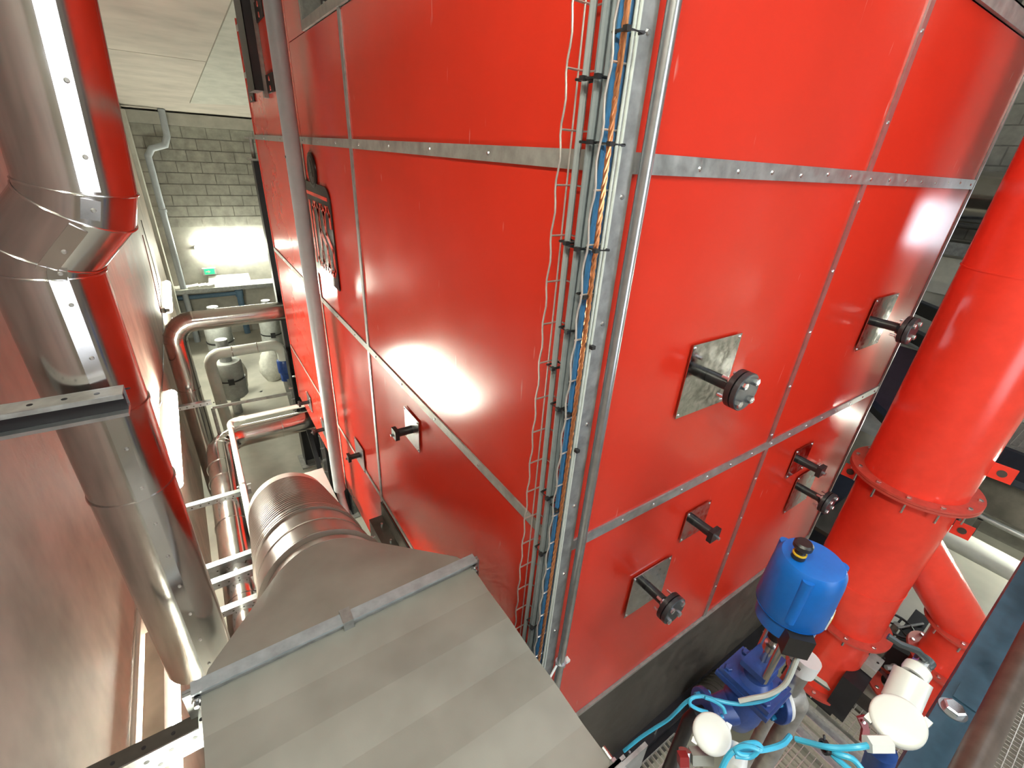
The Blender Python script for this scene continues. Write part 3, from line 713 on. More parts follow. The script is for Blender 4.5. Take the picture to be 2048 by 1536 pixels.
lamp('wall_lamp', (XR - .026, -2.55, -1.8), (XR - .026, -1.75, -1.8), (-1, 0, 0), 'fluorescent lamp on the far right wall below the window')
# exit sign under the rear lamp
ex = thing('exit_sign', (-.47, YF - .03, -2.62), 'small green exit sign under the rear wall lamp', 'sign')
MB().box((-.60, YF - .06, -2.66), (-.36, YF - .005, -2.52)).build('box', 'white_plastic', ex)
MB().box((-.57, YF - .063, -2.645), (-.39, YF - .060, -2.535)).build('face', 'exit_green', ex)
MB().prism([(-.55, YF - .065, -2.60), (-.55, YF - .065, -2.58), (-.50, YF - .065, -2.58), (-.50, YF - .065, -2.555), (-.46, YF - .065, -2.59), (-.50, YF - .065, -2.625), (-.50, YF - .065, -2.60)], (0, -.001, 0)).build('arrow', 'white_paper', ex)
# hanging cable and clips on the left wall
hc = thing('hanging_cable', (XL + .02, 6, -2.6), 'thin dark cable looping along the left wall between the lamps', 'cable')
P_ = [onX(282, 440, XL + .012), onX(315, 560, XL + .012), onX(326, 650, XL + .012), onX(326, 740, XL + .012), onX(322, 800, XL + .012), onX(330, 785, XL + .012), onX(318, 815, XL + .012)]
MB().tube(smoothpath(P_, 8), .006, 6).build('wire', 'dark_steel', hc)
MB().tube(smoothpath([onX(285, 470, XL + .01), onX(300, 530, XL + .01), onX(322, 625, XL + .01)], 8), .005, 6).build('wire', 'brown_rust', hc)

# ------------------------------------------------------------------ pipes along the corridor
LPz, LPx, LPR = -2.90, -.885, .118
lp = thing('clad_pipe', (-.9, 2.5, LPz), 'large shiny steel clad pipe along the wall turning under the boiler', 'pipe')
def clad_pipe(par, pts, R, elbow_at, n=32, mt='steel_clad', bands=()):
    MB().tube(pts, R, n).build('cladding', mt, par)
    for c, d in bands: MB().ring(c, d, R + .004, R - .002, .012, n).build('clad_band', mt, par)
pts = elbow((LPx - .03, -.5, LPz), (LPx, 4.34, LPz), (.45, 4.34, LPz), .26, 6)
clad_pipe(lp, pts, LPR, None, bands=[((LPx - .012, y, LPz), (0, 1, 0)) for y in (1.2, 2.05, 2.9, 3.55, 3.80)] + [((LPx + .62, 4.34, LPz), (1, 0, 0))] + [(q, (pts[i+2] - pts[i]).normalized()) for i, q in list(enumerate(pts[1:-1]))[1:5]])
up = thing('clad_pipe', (-1.03, 4.95, -3), 'shiny brown tinted clad pipe dropping down the left wall below the lamp', 'pipe')
UX, UY, UZ, UR = -1.035, 4.95, -1.765, .105
pts = elbow((UX, UY, FL), (UX, UY, UZ), (.6, UY, UZ), .2, 5)
clad_pipe(up, pts, UR, None, bands=[((UX + .52, UY, UZ), (1, 0, 0)), ((UX, UY, UZ - .75), (0, 0, 1))] + [(q, (pts[i+2] - pts[i]).normalized()) for i, q in list(enumerate(pts[1:-1]))[0:6]])
sp = thing('clad_pipe', (-.8, 6.5, -3), 'slim bright white clad pipe bent down at both ends near rear wall', 'pipe')
a, b = onY(415, 710, 6.5), onY(562, 692, 6.5)
R_ = .075
MB().tube(elbow((a.x + .03, 6.5, FL), (a.x, 6.5, a.z), (b.x, 6.5, a.z), .16, 5)[:-1] + elbow((a.x + .4, 6.5, a.z), (b.x, 6.5, a.z), (b.x, 6.5, a.z - .45), .14, 4)[1:], R_, 20).build('cladding', 'white_clad', sp)
for x in (a.x + .3, a.x + .62): MB().ring((x, 6.5, a.z), (1, 0, 0), R_ + .004, R_ - .002, .012, 20).build('clad_band', 'steel_clad', sp)
MB().lathe((b.x, 6.5, a.z - .25), (0, 0, -1), [(0, .09), (.02, .1), (.2, .1), (.22, .08), (.34, .08)], 20).build('valve_body', 'valve_blue', sp)
MB().cyl((b.x + .02, 6.5, a.z - .55), (b.x + .06, 6.5, FL + .2), .085, 20).build('pump_body', 'galv_bright', sp)
wp = thing('drain_pipe', (-.78, 3, -2.76), 'thin off white plastic pipe elbowed from boiler underside along the corridor', 'pipe')
WZ, WX = -2.738, -.745
MB().tube(elbow((WX - .035, -.3, WZ), (WX, 4.42, WZ), (.3, 4.42, WZ), .07, 5), .025, 18).build('pipe_body', 'white_clad', wp)
MB().ring((WX + .002, 4.30, WZ), (0, 1, 0), .032, .022, .08, 18).build('socket', 'white_clad', wp); MB().ring((WX + .12, 4.42, WZ), (1, 0, 0), .032, .022, .06, 18).build('socket', 'white_clad', wp)
for y in (3.2, 2.3): MB().ring((WX - .010, y, WZ), (0, 1, 0), .031, .022, .02, 18).cyl((WX - .055, y, WZ), (WX + .055, y, WZ), .007, 8).build('pipe_clip', 'galv_bright', wp)
labels = ['galvanised strut under pipes, third rung up the corridor', 'deep galvanised strut beside the ribbed duct, upper of the pair', 'bright galvanised channel just below the deep strut', 'narrow galvanised strut closest to the grey duct flange', 'galvanised strut farthest along, by the brown tinted pipe']
for i, (y, hgt, z, x1) in enumerate(((3.17, .045, -2.76, -.70), (2.36, .10, -2.74, -.70), (2.20, .06, -2.74, -.70), (1.945, .045, -2.76, -.68), (4.62, .04, -2.55, -.86))):
    s_ = thing('pipe_strut', (-1, y, z), labels[i], 'strut', 'galvanised pipe struts')
    MB().box((XL + .002, y - .02, z), (x1, y + .02, z + .004)).build('web', 'galv_bright', s_)
    MB().box((XL + .002, y - .024, z - hgt), (x1, y - .020, z + .004)).build('side_flange', 'galv_bright', s_)
    MB().box((XL + .002, y + .020, z - hgt*.4), (x1, y + .024, z + .004)).build('side_flange', 'galv', s_)
    hs = MB()
    for k in range(7): hs.lathe((XL + .06 + k*.06, y - .024, z - hgt*.5), (0, -1, 0), [(0, .007), (.0006, .007)], 8)
    tag(hs.build('slots', 'dark_steel', s_), kind='stuff')
# rails near the far machines
fa = thing('guard_rail', (-.4, 4.62, -2.5), 'thin galvanised rail spanning behind the white pipe elbow', 'rail')
p, q = onY(425, 815, 5.3), onY(600, 783, 5.3)
MB().bar(p, q, .03, .03).build('rail_bar', 'galv_dull', fa); MB().bar(p, (p.x, p.y, FL), .04, .04).build('post', 'galv_dull', fa); MB().bar(q, (q.x, q.y, FL), .04, .04).build('post', 'galv_dull', fa)

# ------------------------------------------------------------------ machines at the rear wall
def strainer(cx, cy, top, R, label, hasblue=False):
    t = thing('insulated_valve', (cx, cy, FL), label, 'valve', 'insulated valves at the rear wall')
    MB().lathe((cx, cy, top), (0, 0, -1), [(0, R*.92), (.03, R), (.26, R), (.28, R*.96)], 28).build('jacket_upper', 'insul_grey', t)
    MB().lathe((cx, cy, top - .29), (0, 0, -1), [(0, R*1.02), (.28, R*1.02), (.32, R*.8)], 28).build('jacket_lower', 'insul_grey', t)
    MB().ring((cx, cy, top - .285), (0, 0, 1), R*1.05, R*.97, .018, 28).build('strap', 'black_plastic', t)
    MB().box((cx - .04, cy - R*1.08 - .012, top - .32), (cx + .04, cy - R*1.0, top - .23)).build('buckle', 'black_plastic', t)
    MB().cyl((cx, cy, top + .35), (cx, cy, top), R*.42, 18).build('stem_pipe', 'galv', t)
    MB().cyl((cx, cy, top - .5), (cx, cy, FL), R*.34, 16).build('stem_pipe', 'galv', t)
    if hasblue: MB().cyl((cx, cy, top - .6), (cx, cy, top - .85), R*.5, 18).build('blue_body', 'valve_blue', t)
a = onY(437, 665, 8.6); strainer(a.x, 8.6, a.z + .13, .21, 'grey insulated valve under the brown tinted pipe')
a = onY(456, 738, 7.0); strainer(a.x, 7.0, a.z + .14, .20, 'grey insulated valve under the slim white pipe')
a = onY(540, 650, 8.6); strainer(a.x, 8.6, a.z + .13, .18, 'small grey insulated valve above a blue body by the black post', True)
bp = thing('blue_pipe', (-.05, 10.6, -4), 'slim blue pipe with a branch on the rear wall', 'pipe')
a, b2, c = onY(476, 575, 10.75), onY(505, 800, 10.75), onY(385, 580, 10.75)
MB().cyl(a, (a.x, 10.75, FL), .062, 14).build('riser', 'pipe_blue', bp); MB().cyl((XL + .05, 10.75, a.z - .12), (a.x, 10.75, a.z - .12), .045, 14).build('branch', 'pipe_blue', bp)
MB().lathe((a.x, 10.75, a.z - .19), (0, 0, 1), [(0, .08), (.14, .08)], 14).build('tee', 'pipe_blue', bp)
sh = thing('wall_shelf', (-.2, 10.7, -2.85), 'pale ledge with rubbish on it below the rear lamp', 'shelf')
zsh = onY(460, 570, 10.6).z
MB().box((XL + .01, 10.45, zsh - .05), (.9, 10.89, zsh)).build('board', 'white_paper', sh); MB().box((XL + .01, 10.43, zsh - .07), (.9, 10.45, zsh + .01)).build('edge_strip', 'galv', sh)
for i, (x0, x1, h, lab) in enumerate(((-.55, .25, .16, 'white cardboard sheet leaning on the rear ledge'), (-.86, -.55, .07, 'crumpled pale packaging on the rear ledge'))):
    mb = MB(); 
    if i == 0: mb.prism([(x0, 10.80, zsh + .001), (x1, 10.80, zsh + .001), (x1 - .02, 10.86, zsh + h), (x0 + .03, 10.86, zsh + h)], (0, .012, 0))
    else:
        for k in range(6): mb.obox((x0 + .07*k, 10.55 + .03*random.random(), zsh + .03 + .01*(k % 2)), (.06, .02*random.uniform(-1, 1), .012), (0, .06, .01), (0, .0, .028))
    tag(mb.build(('cardboard_sheet', 'packaging_scrap')[i], 'white_paper', smooth=False), lab, ('cardboard', 'packaging')[i])
def bag(px, py, y, sx, sz, label):
    c = onY(px, py, y); mb = MB(); n = 14; rows = 7
    rings = []
    for j in range(rows):
        t = j/(rows - 1); rr = math.sin(math.pi*(.12 + .8*t))**.6
        rings.append([Vector((c.x + sx*rr*math.cos(2*math.pi*k/n)*random.uniform(.85, 1.1), y + sx*.8*rr*math.sin(2*math.pi*k/n)*random.uniform(.85, 1.1), FL + .002 + sz*t + (random.uniform(-.015, .015) if 0 < j < rows - 1 else 0))) for k in range(n)])
    vs = [v for r_ in rings for v in r_]
    mb.add(vs, [(j*n + k, j*n + (k+1) % n, (j+1)*n + (k+1) % n, (j+1)*n + k) for j in range(rows - 1) for k in range(n)] + [tuple(reversed(range(n))), tuple((rows-1)*n + k for k in range(n))])
    tag(mb.build('rubbish_bag', 'rockwool', ang=60), label, 'bag', 'white bags on the corridor floor')
bag(484, 795, 7.7, .17, .62, 'white bag on the floor below the insulated valve'); bag(552, 780, 8.0, .20, .60, 'white bag on the floor beside the blue valve'); 
tap = thing('tap', (0, 8, -3.6), 'small light blue tap handle on the rear floor pipe', 'tap')
c = onY(523, 788, 7.6)
MB().cyl(c, (c.x, c.y, FL), .025, 10).build('stand', 'pipe_blue', tap); MB().bar(c + Vector((-.07, 0, .02)), c + Vector((.07, 0, .02)), .03, .02).build('handle', 'cable_cyan', tap)
# downpipe with a swan neck at the rear top
dpn = thing('rain_pipe', (-1.0, 10.4, -2), 'dark downpipe with an offset bend in the rear wall corner', 'pipe')
P_ = [onY(322, 218, 10.6), onY(334, 272, 10.6), onY(330, 290, 10.6), onY(303, 297, 10.6), onY(296, 312, 10.6)]
P_.append(Vector((P_[-1].x, 10.6, FL)))
MB().tube(P_, .055, 14).build('pipe_body', 'grey_pvc', dpn)
MB().ring((P_[-1].x, 10.6, -1.35), (0, 0, 1), .07, .05, .05, 14).build('collar', 'grey_pvc', dpn)
tag(MB().box((XL + .001, 10.0, FL), (XL + .06, 10.5, 0.28)).build('trim_2', 'concrete_light'), kind='structure')

# ------------------------------------------------------------------ big red duct on the right
DX, DY, RR2 = 2.035, -.33, .21
rdct = thing('red_duct', (DX, DY, -2.9), 'large red painted vertical duct with bolted flange and side branch', 'duct')
def flange(par, c, d, ro, ri, t, nb, rb, boltL=.07, phase=0.2, mt='red_flange', sz=.011):
    c, d = Vector(c), Vector(d).normalized()
    f_ = MB().ring(c, d, ro, ri, t, 56).build('flange', mt, par)
    q = Vector((0, 0, 1)) if abs(d.z) < .9 else Vector((1, 0, 0)); u_ = d.cross(q).normalized(); w_ = d.cross(u_)
    for k in range(nb):
        a_ = phase + 2*math.pi*k/nb; o = c + (u_*math.cos(a_) + w_*math.sin(a_))*rb
        MB().cyl(o + d*(t/2 + .004), o - d*boltL, .0055, 8).hexb(o + d*t/2, d, sz, .009).build('bolt', 'zinc_bolt', f_)
    return f_
ZF = -1.315
MB().lathe((DX, DY, ZF), (0, 0, 1), [(0, RR2), (.36, RR2), (3.0, RR2)], 64).build('upper_pipe', 'red_paint', rdct)
MB().ring((DX, DY, -.30), (0, 0, 1), RR2 + .0025, RR2 - .004, .006, 64).build('weld_seam', 'red_paint', rdct)
flange(rdct, (DX, DY, ZF + .006), (0, 0, 1), RR2 + .055, RR2 - .004, .012, 12, RR2 + .032, boltL=.006)
flange(rdct, (DX, DY, ZF - .008), (0, 0, 1), RR2 + .055, RR2 - .012, .012, 12, RR2 + .032, boltL=.065)
LX, LY = 2.045, -.40
LR = .145
body = MB(); n = 64
rings = [((DX, DY, ZF - .012), RR2 - .006), ((DX, DY, -1.95), RR2 - .006), ((DX*.6 + LX*.4, DY*.6 + LY*.4, -2.14), RR2*.86), ((LX, LY, -2.30), LR)]
vs = []
for (c, r_) in rings:
    for k in range(n): vs.append(Vector(c) + Vector((math.cos(2*math.pi*k/n), math.sin(2*math.pi*k/n), 0))*r_)
body.add(vs, [(j*n + k, j*n + (k+1) % n, (j+1)*n + (k+1) % n, (j+1)*n + k) for j in range(3) for k in range(n)] + [tuple(range(n)), tuple(3*n + k for k in range(n))])
body.build('tee_body', 'red_paint', rdct, ang=50)
MB().ring((DX, DY, -1.955), (0, 0, 1), RR2 - .0035, RR2 - .02, .006, 64).build('weld_seam', 'red_paint', rdct)
flange(rdct, (LX, LY, -2.305), (0, 0, 1), LR + .05, LR - .01, .014, 8, LR + .028, boltL=.05)
MB().cyl((LX, LY, -2.31), (LX, LY, -2.83), LR - .005, 48).build('lower_pipe', 'red_paint', rdct)
flange(rdct, (LX, LY, -2.815), (0, 0, 1), LR + .052, LR - .01, .014, 8, LR + .028, boltL=.04)
MB().box((LX - .15, LY - .15, -2.89), (LX + .15, LY + .15, -2.824)).build('pedestal', 'black_paint', rdct)
# branch
b0, b1 = Vector((DX + .06, DY - .06, -1.62)), Vector((2.43, -.775, -2.20))
bdv = (b1 - b0).normalized(); BR = .115
MB().cyl(b0, b1, BR, 48).build('branch_pipe', 'red_paint', rdct)
vz = Vector((0, 0, -1))
flange(rdct, b1, (0, 0, 1), BR + .06, BR - .02, .014, 8, BR + .035, boltL=.055)
MB().lathe(b1, (0, 0, -1), [(0, BR), (.05, BR), (.16, BR*.95), (.45, BR*.95), (.66, BR*.95)], 48).build('branch_lower', 'red_paint', rdct)
flange(rdct, b1 + Vector((0, 0, -.30)), (0.1, -.25, 1), BR + .055, BR - .02, .014, 8, BR + .03, boltL=.02)
flange(rdct, b1 + Vector((-.05, .06, -.62)), (0, 0, 1), BR + .055, BR - .02, .014, 8, BR + .03, boltL=.02)
# lifting lugs
tn = Vector((.129, -.992, 0))
for sgn, zc, wd in ((1, -1.13, .075), (1, -1.47, .065), (-1, -1.42, .06)):
    c = Vector((DX, DY, zc)) + tn*sgn*(RR2 + wd*.5)
    lug = MB().obox(c, tn*(wd*.55), Vector((-.992, -.129, 0))*.006, Vector((0, 0, .036))).build('lifting_lug', 'red_paint', rdct)
    MB().lathe(c - Vector((.992, .129, 0))*.0065, (-.992, -.129, 0), [(0, .017), (.0015, .017)], 18).build('lug_hole', 'dark_steel', lug)

# ------------------------------------------------------------------ motorised valve with blue actuator
VX, VY = .405, -.452
va = thing('control_valve', (VX, VY, -1.75), 'blue motorised control valve with bright blue actuator head on top', 'valve')
zt_, zb2 = -.835, -1.005
ac = MB().lathe((VX, VY, zb2), (0, 0, 1), [(0, .081), (.006, .084), (.13, .080), (.155, .077), (.168, .069), (.170, .058)], 56).build('actuator_cover', 'actuator_blue', va)
for a_ in (200, 80, 320):
    o = Vector((math.cos(math.radians(a_)), math.sin(math.radians(a_)), 0))
    MB().tube([(VX + o.x*.075, VY + o.y*.075, zb2 + .02), (VX + o.x*.073, VY + o.y*.073, zt_ - .012)], .0135, 16).build('cover_rib', 'actuator_blue', ac)
    MB().lathe((VX + o.x*.075, VY + o.y*.075, zb2 + .021), (0, 0, -1), [(0, .007), (.006, .006)], 8).build('cover_screw', 'zinc_bolt', ac)
MB().lathe((VX, VY, zb2), (0, 0, -1), [(0, .083), (.006, .075), (.055, .070), (.060, .060)], 48).build('actuator_base', 'actuator_blue', va)
MB().obox((VX - .046, VY - .044, zb2 - .035), (.026, .024, 0), (-.02, .022, 0), (0, 0, .032)).build('gear_block', 'black_plastic', va)
kn = MB().lathe((VX - .034, VY + .022, zt_), (0, 0, 1), [(0, .014), (.004, .016), (.016, .014), (.020, .011), (.030, .011), (.032, .018), (.036, .0215), (.046, .0215), (.051, .017)], 28).build('hand_knob', 'black_plastic', va)
MB().ring((VX - .034, VY + .022, zt_ + .016), (0, 0, 1), .0158, .012, .004, 28).build('knob_band', 'sticker_yellow', kn)
dl = Vector((.18, -.98, 0)); 
stk = MB().obox((VX + dl.x*.083, VY + dl.y*.083, zb2 + .028), Vector((.98, .18, 0))*.020, dl*.0015, (0, 0, .020)).build('warning_sticker', 'white_paper', ac)
MB().obox((VX + dl.x*.085, VY + dl.y*.085, zb2 + .036), Vector((.98, .18, 0))*.013, dl*.0006, (0, 0, .008)).build('sticker_symbol', 'sticker_yellow', ac)
MB().obox((VX + dl.x*.071, VY + dl.y*.071, zb2 - .032), Vector((.98, .18, 0))*.016, dl*.0015, (0, 0, .007)).build('type_plate', 'white_paper', va)
for sx, sy in ((-.045, -.03), (.045, .03)): MB().cyl((VX + sx, VY + sy, zb2 - .05), (VX + sx, VY + sy, -1.25), .0095, 16).build('yoke_rod', 'steel_rod', va)
MB().lathe((VX, VY, zb2 - .055), (0, 0, -1), [(0, .024), (.05, .024), (.055, .019), (.075, .019)], 20).build('coupling_sleeve', 'black_plastic', va)
MB().lathe((VX, VY, -1.13), (0, 0, -1), [(0, .010), (.03, .010), (.032, .018), (.055, .018), (.057, .011), (.11, .011)], 16).build('valve_stem', 'steel_rod', va)
MB().obox((VX, VY, -1.243), (.055, 0, 0), (0, .035, 0), (0, 0, .010)).lathe((VX, VY, -1.25), (0, 0, -1), [(0, .042), (.05, .036), (.07, .05)], 24).build('bonnet', 'valve_blue', va)
bn = MB().obox((VX, VY, -1.325), (.060, 0, 0), (0, .075, 0), (0, 0, .009)).build('bonnet_flange', 'valve_blue', va)
MB().obox((VX, VY, -1.345), (.064, 0, 0), (0, .080, 0), (0, 0, .009)).build('body_flange', 'valve_blue', va)
for sx in (-1, 1):
    for sy in (-1, 1): MB().hexb((VX + sx*.045, VY + sy*.058, -1.316), (0, 0, 1), .011, .010).build('bolt', 'valve_blue', bn)
MB().lathe((VX, VY, -1.35), (0, 0, -1), [(0, .052), (.06, .060), (.12, .058), (.17, .045), (.19, .03)], 28).build('valve_body', 'valve_blue', va)
fd = Vector((.92, -.39, 0)); fs_ = Vector((.39, .92, 0)); fc = Vector((VX, VY, -1.455))
MB().tube([fc - fd*.115, fc - fd*.05, fc + fd*.05, fc + fd*.105], [.034, .046, .046, .034], 24).build('flow_body', 'valve_blue', va)
for q_ in (fc + fd*.112, fc - fd*.122):
    f_ = MB().lathe(q_ - fd*.009, fd, [(0, .064), (.002, .066), (.016, .066), (.018, .064)], 36).build('pipe_flange', 'valve_blue', va)
    for k in range(4):
        a_ = math.pi/4 + k*math.pi/2; o = q_ + fs_*(.048*math.cos(a_)) + Vector((0, 0, .048*math.sin(a_)))
        MB().cyl(o - fd*.024, o + fd*.024, .007, 10).build('bolt', 'bright_blue', f_)
MB().lathe(fc + fd*.124, fd, [(0, .060), (.004, .062), (.010, .062), (.012, .058)], 36).build('gasket_ring', 'white_plastic', va)
MB().tube([fc + fd*.134, fc + fd*.19, fc + fd*.22 + Vector((0, 0, -.05)), fc + fd*.225 + Vector((0, 0, -.3)), Vector((fc.x + .225*fd.x, fc.y + .225*fd.y, -2.9))], .030, 20).build('outlet_pipe', 'galv_dull', va)
MB().tube([fc - fd*.13, fc - fd*.155, fc - fd*.17 + Vector((0, 0, -.03)), Vector((fc.x - .17*fd.x, fc.y - .17*fd.y, -2.9))], .020, 20).build('inlet_pipe', 'black_paint', va)
# white cable gland under the actuator and the white cable sleeve
gl_ = dep(1596, 1300, 1.17)
MB().cyl(gl_ + Vector((.0, 0, .04)), gl_ + Vector((0, 0, -.03)), .013, 14).lathe(gl_ + Vector((0, 0, .05)), (0, 0, -1), [(0, .017), (.015, .017)], 6).build('cable_gland', 'white_plastic', va)
# bypass pipe behind the valve with lever
vb = thing('ball_valve', (.5, -.42, -1.5), 'steel ball valve with dark lever behind the blue control valve', 'valve')
q0, q1 = dep(1610, 1325, 1.38), dep(1560, 1400, 1.45)
MB().tube([q0, q1], .030, 18).build('valve_body', 'galv_bright', vb); MB().tube([q1 + (q1 - q0).normalized()*.03, q1 + (q1 - q0).normalized()*.09 + Vector((0, 0, -.03)), Vector((q1.x - .02, q1.y - .02, -2.9))], .018, 14).build('down_pipe', 'galv_dull', vb); MB().tube([q0 + (q0-q1).normalized()*.02, q0 + (q0-q1).normalized()*-.03], .038, 18).build('sleeve', 'white_plastic', vb)
MB().bar(dep(1585, 1325, 1.36), dep(1655, 1373, 1.40), .022, .007).build('lever', 'dark_steel', vb)
MB().lathe(q1, (q1 - q0), [(0, .022), (.02, .024), (.03, .018), (.05, .018)], 6).build('union_nut', 'galv_bright', vb)

# ------------------------------------------------------------------ pressure transmitters with white caps
def transmitter(c, face, neckdir, R, label, name='transmitter'):
    c = Vector(c); f_ = Vector(face).normalized()
    t = thing(name, c - f_*R*2, label, 'transmitter', 'white capped transmitters')
    MB().lathe(c - f_*R*1.25, f_, [(0, R*.62), (.12*R, R*.80), (.7*R, R*.98), (.9*R, R*.98)], 36).build('blue_housing', 'bright_blue', t)
    cap = MB().lathe(c - f_*R*.38, f_, [(0, R*1.04), (.05*R, R*1.08), (.34*R, R*1.08), (.42*R, R*1.02), (.45*R, R*.93), (.46*R, R*.3)], 40).build('cap', 'white_plastic', t)
    u_ = f_.cross(Vector((0, 0, 1))).normalized(); w_ = u_.cross(f_)
    for a_ in (-.9, 2.2): MB().obox(c - f_*R*.25 + (u_*math.cos(a_) + w_*math.sin(a_))*R*1.1, u_*R*.16, w_*R*.16, f_*R*.2).build('cap_lug', 'white_plastic', t)
    return t
fB = (CP - dep(1790, 1440, .72)).normalized() + Vector((-0.1, 0.1, .75))
cB = dep(1796, 1440, .72)
tb = transmitter(cB, fB, None, .0335, 'white capped transmitter with lever valve beside the steel beam')
n0, n1, n2 = dep(1800, 1410, .79), dep(1826, 1352, .80), dep(1846, 1326, .81)
MB().tube([n0, n1], .0275, 24).build('neck', 'white_plastic', tb)
MB().lathe(n1, n2 - n1, [(0, .018), (.006, .020), (.018, .020), (.022, .016)], 20).build('neck_collar', 'white_plastic', tb)
MB().tube([n1, n2], .014, 6).build('valve_hex', 'zinc_bolt', tb)
MB().lathe(n2, n2 - n1, [(-.004, .013), (.002, .015), (.010, .015)], 18).build('lever_hub', 'flange_grey', tb)
MB().tube([dep(1851, 1318, .80), dep(1836, 1302, .80), dep(1800, 1288, .81), dep(1776, 1272, .82)], .0058, 8).build('lever', 'flange_grey', tb)
gB = dep(1750, 1488, .70)
MB().tube([gB + CR*.022, gB - CR*.012], .0125, 6).build('cable_gland', 'white_plastic', tb)
MB().tube([dep(1765, 1500, .74), dep(1745, 1560, .78)], .020, 16).build('process_stem', 'valve_blue', tb)
cA = dep(1424, 1467, 1.0)
fA = (CP - cA).normalized() + Vector((-.15, -.1, .6))
ta = transmitter(cA, fA, None, .0365, 'white capped transmitter left of the blue valve body')
MB().tube([dep(1475, 1490, 1.02), dep(1470, 1525, 1.0), dep(1462, 1560, 1.0)], .024, 16).build('stem_cover', 'white_plastic', ta)
MB().obox(dep(1402, 1512, 1.04), CR*.024, CU*.012, CF*.014).build('clear_block', 'insul_grey', ta)
MB().tube([dep(1370, 1500, 1.04), dep(1366, 1545, 1.03)], .014, 12).build('bleed_stem', 'galv_bright', ta)
MB().obox(dep(1366, 1518, 1.0), CR*.010, CU*.011, CF*.010).build('red_cap', 'red_handle', ta)
MB().prism([dep(1716, 1436, 1.0), dep(1732, 1432, 1.0), dep(1740, 1462, 1.0), dep(1738, 1486, 1.0), dep(1722, 1484, 1.0), dep(1726, 1458, 1.0)], CF*.006).build('lever_plate', 'red_handle', tb)
MB().lathe(dep(1727, 1444, .998), -CF, [(0, .004), (.003, .003)], 8).build('lever_pin', 'zinc_bolt', tb)

# ------------------------------------------------------------------ light blue cables
def cable(pts, r, mt, label, name='instrument_cable', group='light blue instrument cables'):
    return tag(MB().tube(smoothpath(pts, 8), r, 8).build(name, mt), label, 'cable', group)
cable([gl_ + Vector((0, 0, -.02)), dep(1590, 1320, 1.17), dep(1565, 1372, 1.19), dep(1535, 1398, 1.2), dep(1480, 1408, 1.22), dep(1432, 1400, 1.24), dep(1400, 1392, 1.25), dep(1375, 1402, 1.26), dep(1352, 1424, 1.28), dep(1335, 1440, 1.3), dep(1310, 1456, 1.32), dep(1280, 1476, 1.34), dep(1248, 1502, 1.36)], .0052, 'cable_cyan', 'light blue cable from the actuator across to the dark plinth')
cable([dep(1404, 1392, 1.245), dep(1384, 1396, 1.24), dep(1380, 1408, 1.24), dep(1395, 1418, 1.24), dep(1415, 1424, 1.25)], .0048, 'cable_cyan', 'light blue cable loop hooked in front of the plinth')
cable([dep(1410, 1395, 1.235), dep(1428, 1402, 1.23), dep(1445, 1414, 1.22), dep(1451, 1428, 1.21)], .0048, 'cable_cyan', 'short light blue cable ending at the left transmitter')
cable([gl_ + Vector((.005, -.004, -.02)), dep(1594, 1318, 1.155), dep(1572, 1366, 1.17), dep(1540, 1388, 1.18), dep(1505, 1396, 1.19), dep(1478, 1402, 1.2)], .0062, 'cable_white', 'white sleeved cable hanging from the actuator gland', 'sleeved_cable', None)
cable([dep(1580, 1472, .98), dep(1565, 1488, .96), dep(1535, 1498, .95), dep(1500, 1502, .94), dep(1472, 1500, .93), dep(1455, 1515, .93), dep(1440, 1545, .93)], .0058, 'cable_cyan', 'thick light blue cable sweeping right from the left transmitter')
cable([dep(1470, 1498, .93), dep(1490, 1488, .925), dep(1512, 1486, .93), dep(1522, 1496, .93), dep(1505, 1508, .925), dep(1480, 1508, .92), dep(1472, 1498, .92), dep(1490, 1492, .915), dep(1515, 1500, .915), dep(1500, 1514, .92), dep(1470, 1512, .925)], .0048, 'cable_cyan', 'coiled light blue cable knot beside the left transmitter')
cable([dep(1742, 1490, .70), dep(1715, 1494, .70), dep(1680, 1496, .71), dep(1650, 1493, .72), dep(1622, 1486, .74), dep(1592, 1478, .76)], .0046, 'cable_cyan', 'light blue cable running left from the right transmitter gland')
cable([dep(1655, 1494, .73), dep(1675, 1508, .71), dep(1705, 1518, .70), dep(1728, 1545, .70)], .0046, 'cable_cyan', 'light blue cable dropping below the right transmitter')
cable([dep(1652, 1495, .735), dep(1672, 1516, .715), dep(1700, 1540, .70)], .0046, 'cable_cyan', 'lowest light blue cable at the bottom edge')
ct = thing('cable_tie', dep(1648, 1495, .72), 'black cable tie cinching the light blue cables', 'cable tie')
MB().ring(dep(1650, 1494, .725), CR, .011, .008, .006, 16).bar(dep(1650, 1486, .725), dep(1648, 1470, .725), .003, .002).build('strap', 'black_plastic', ct)

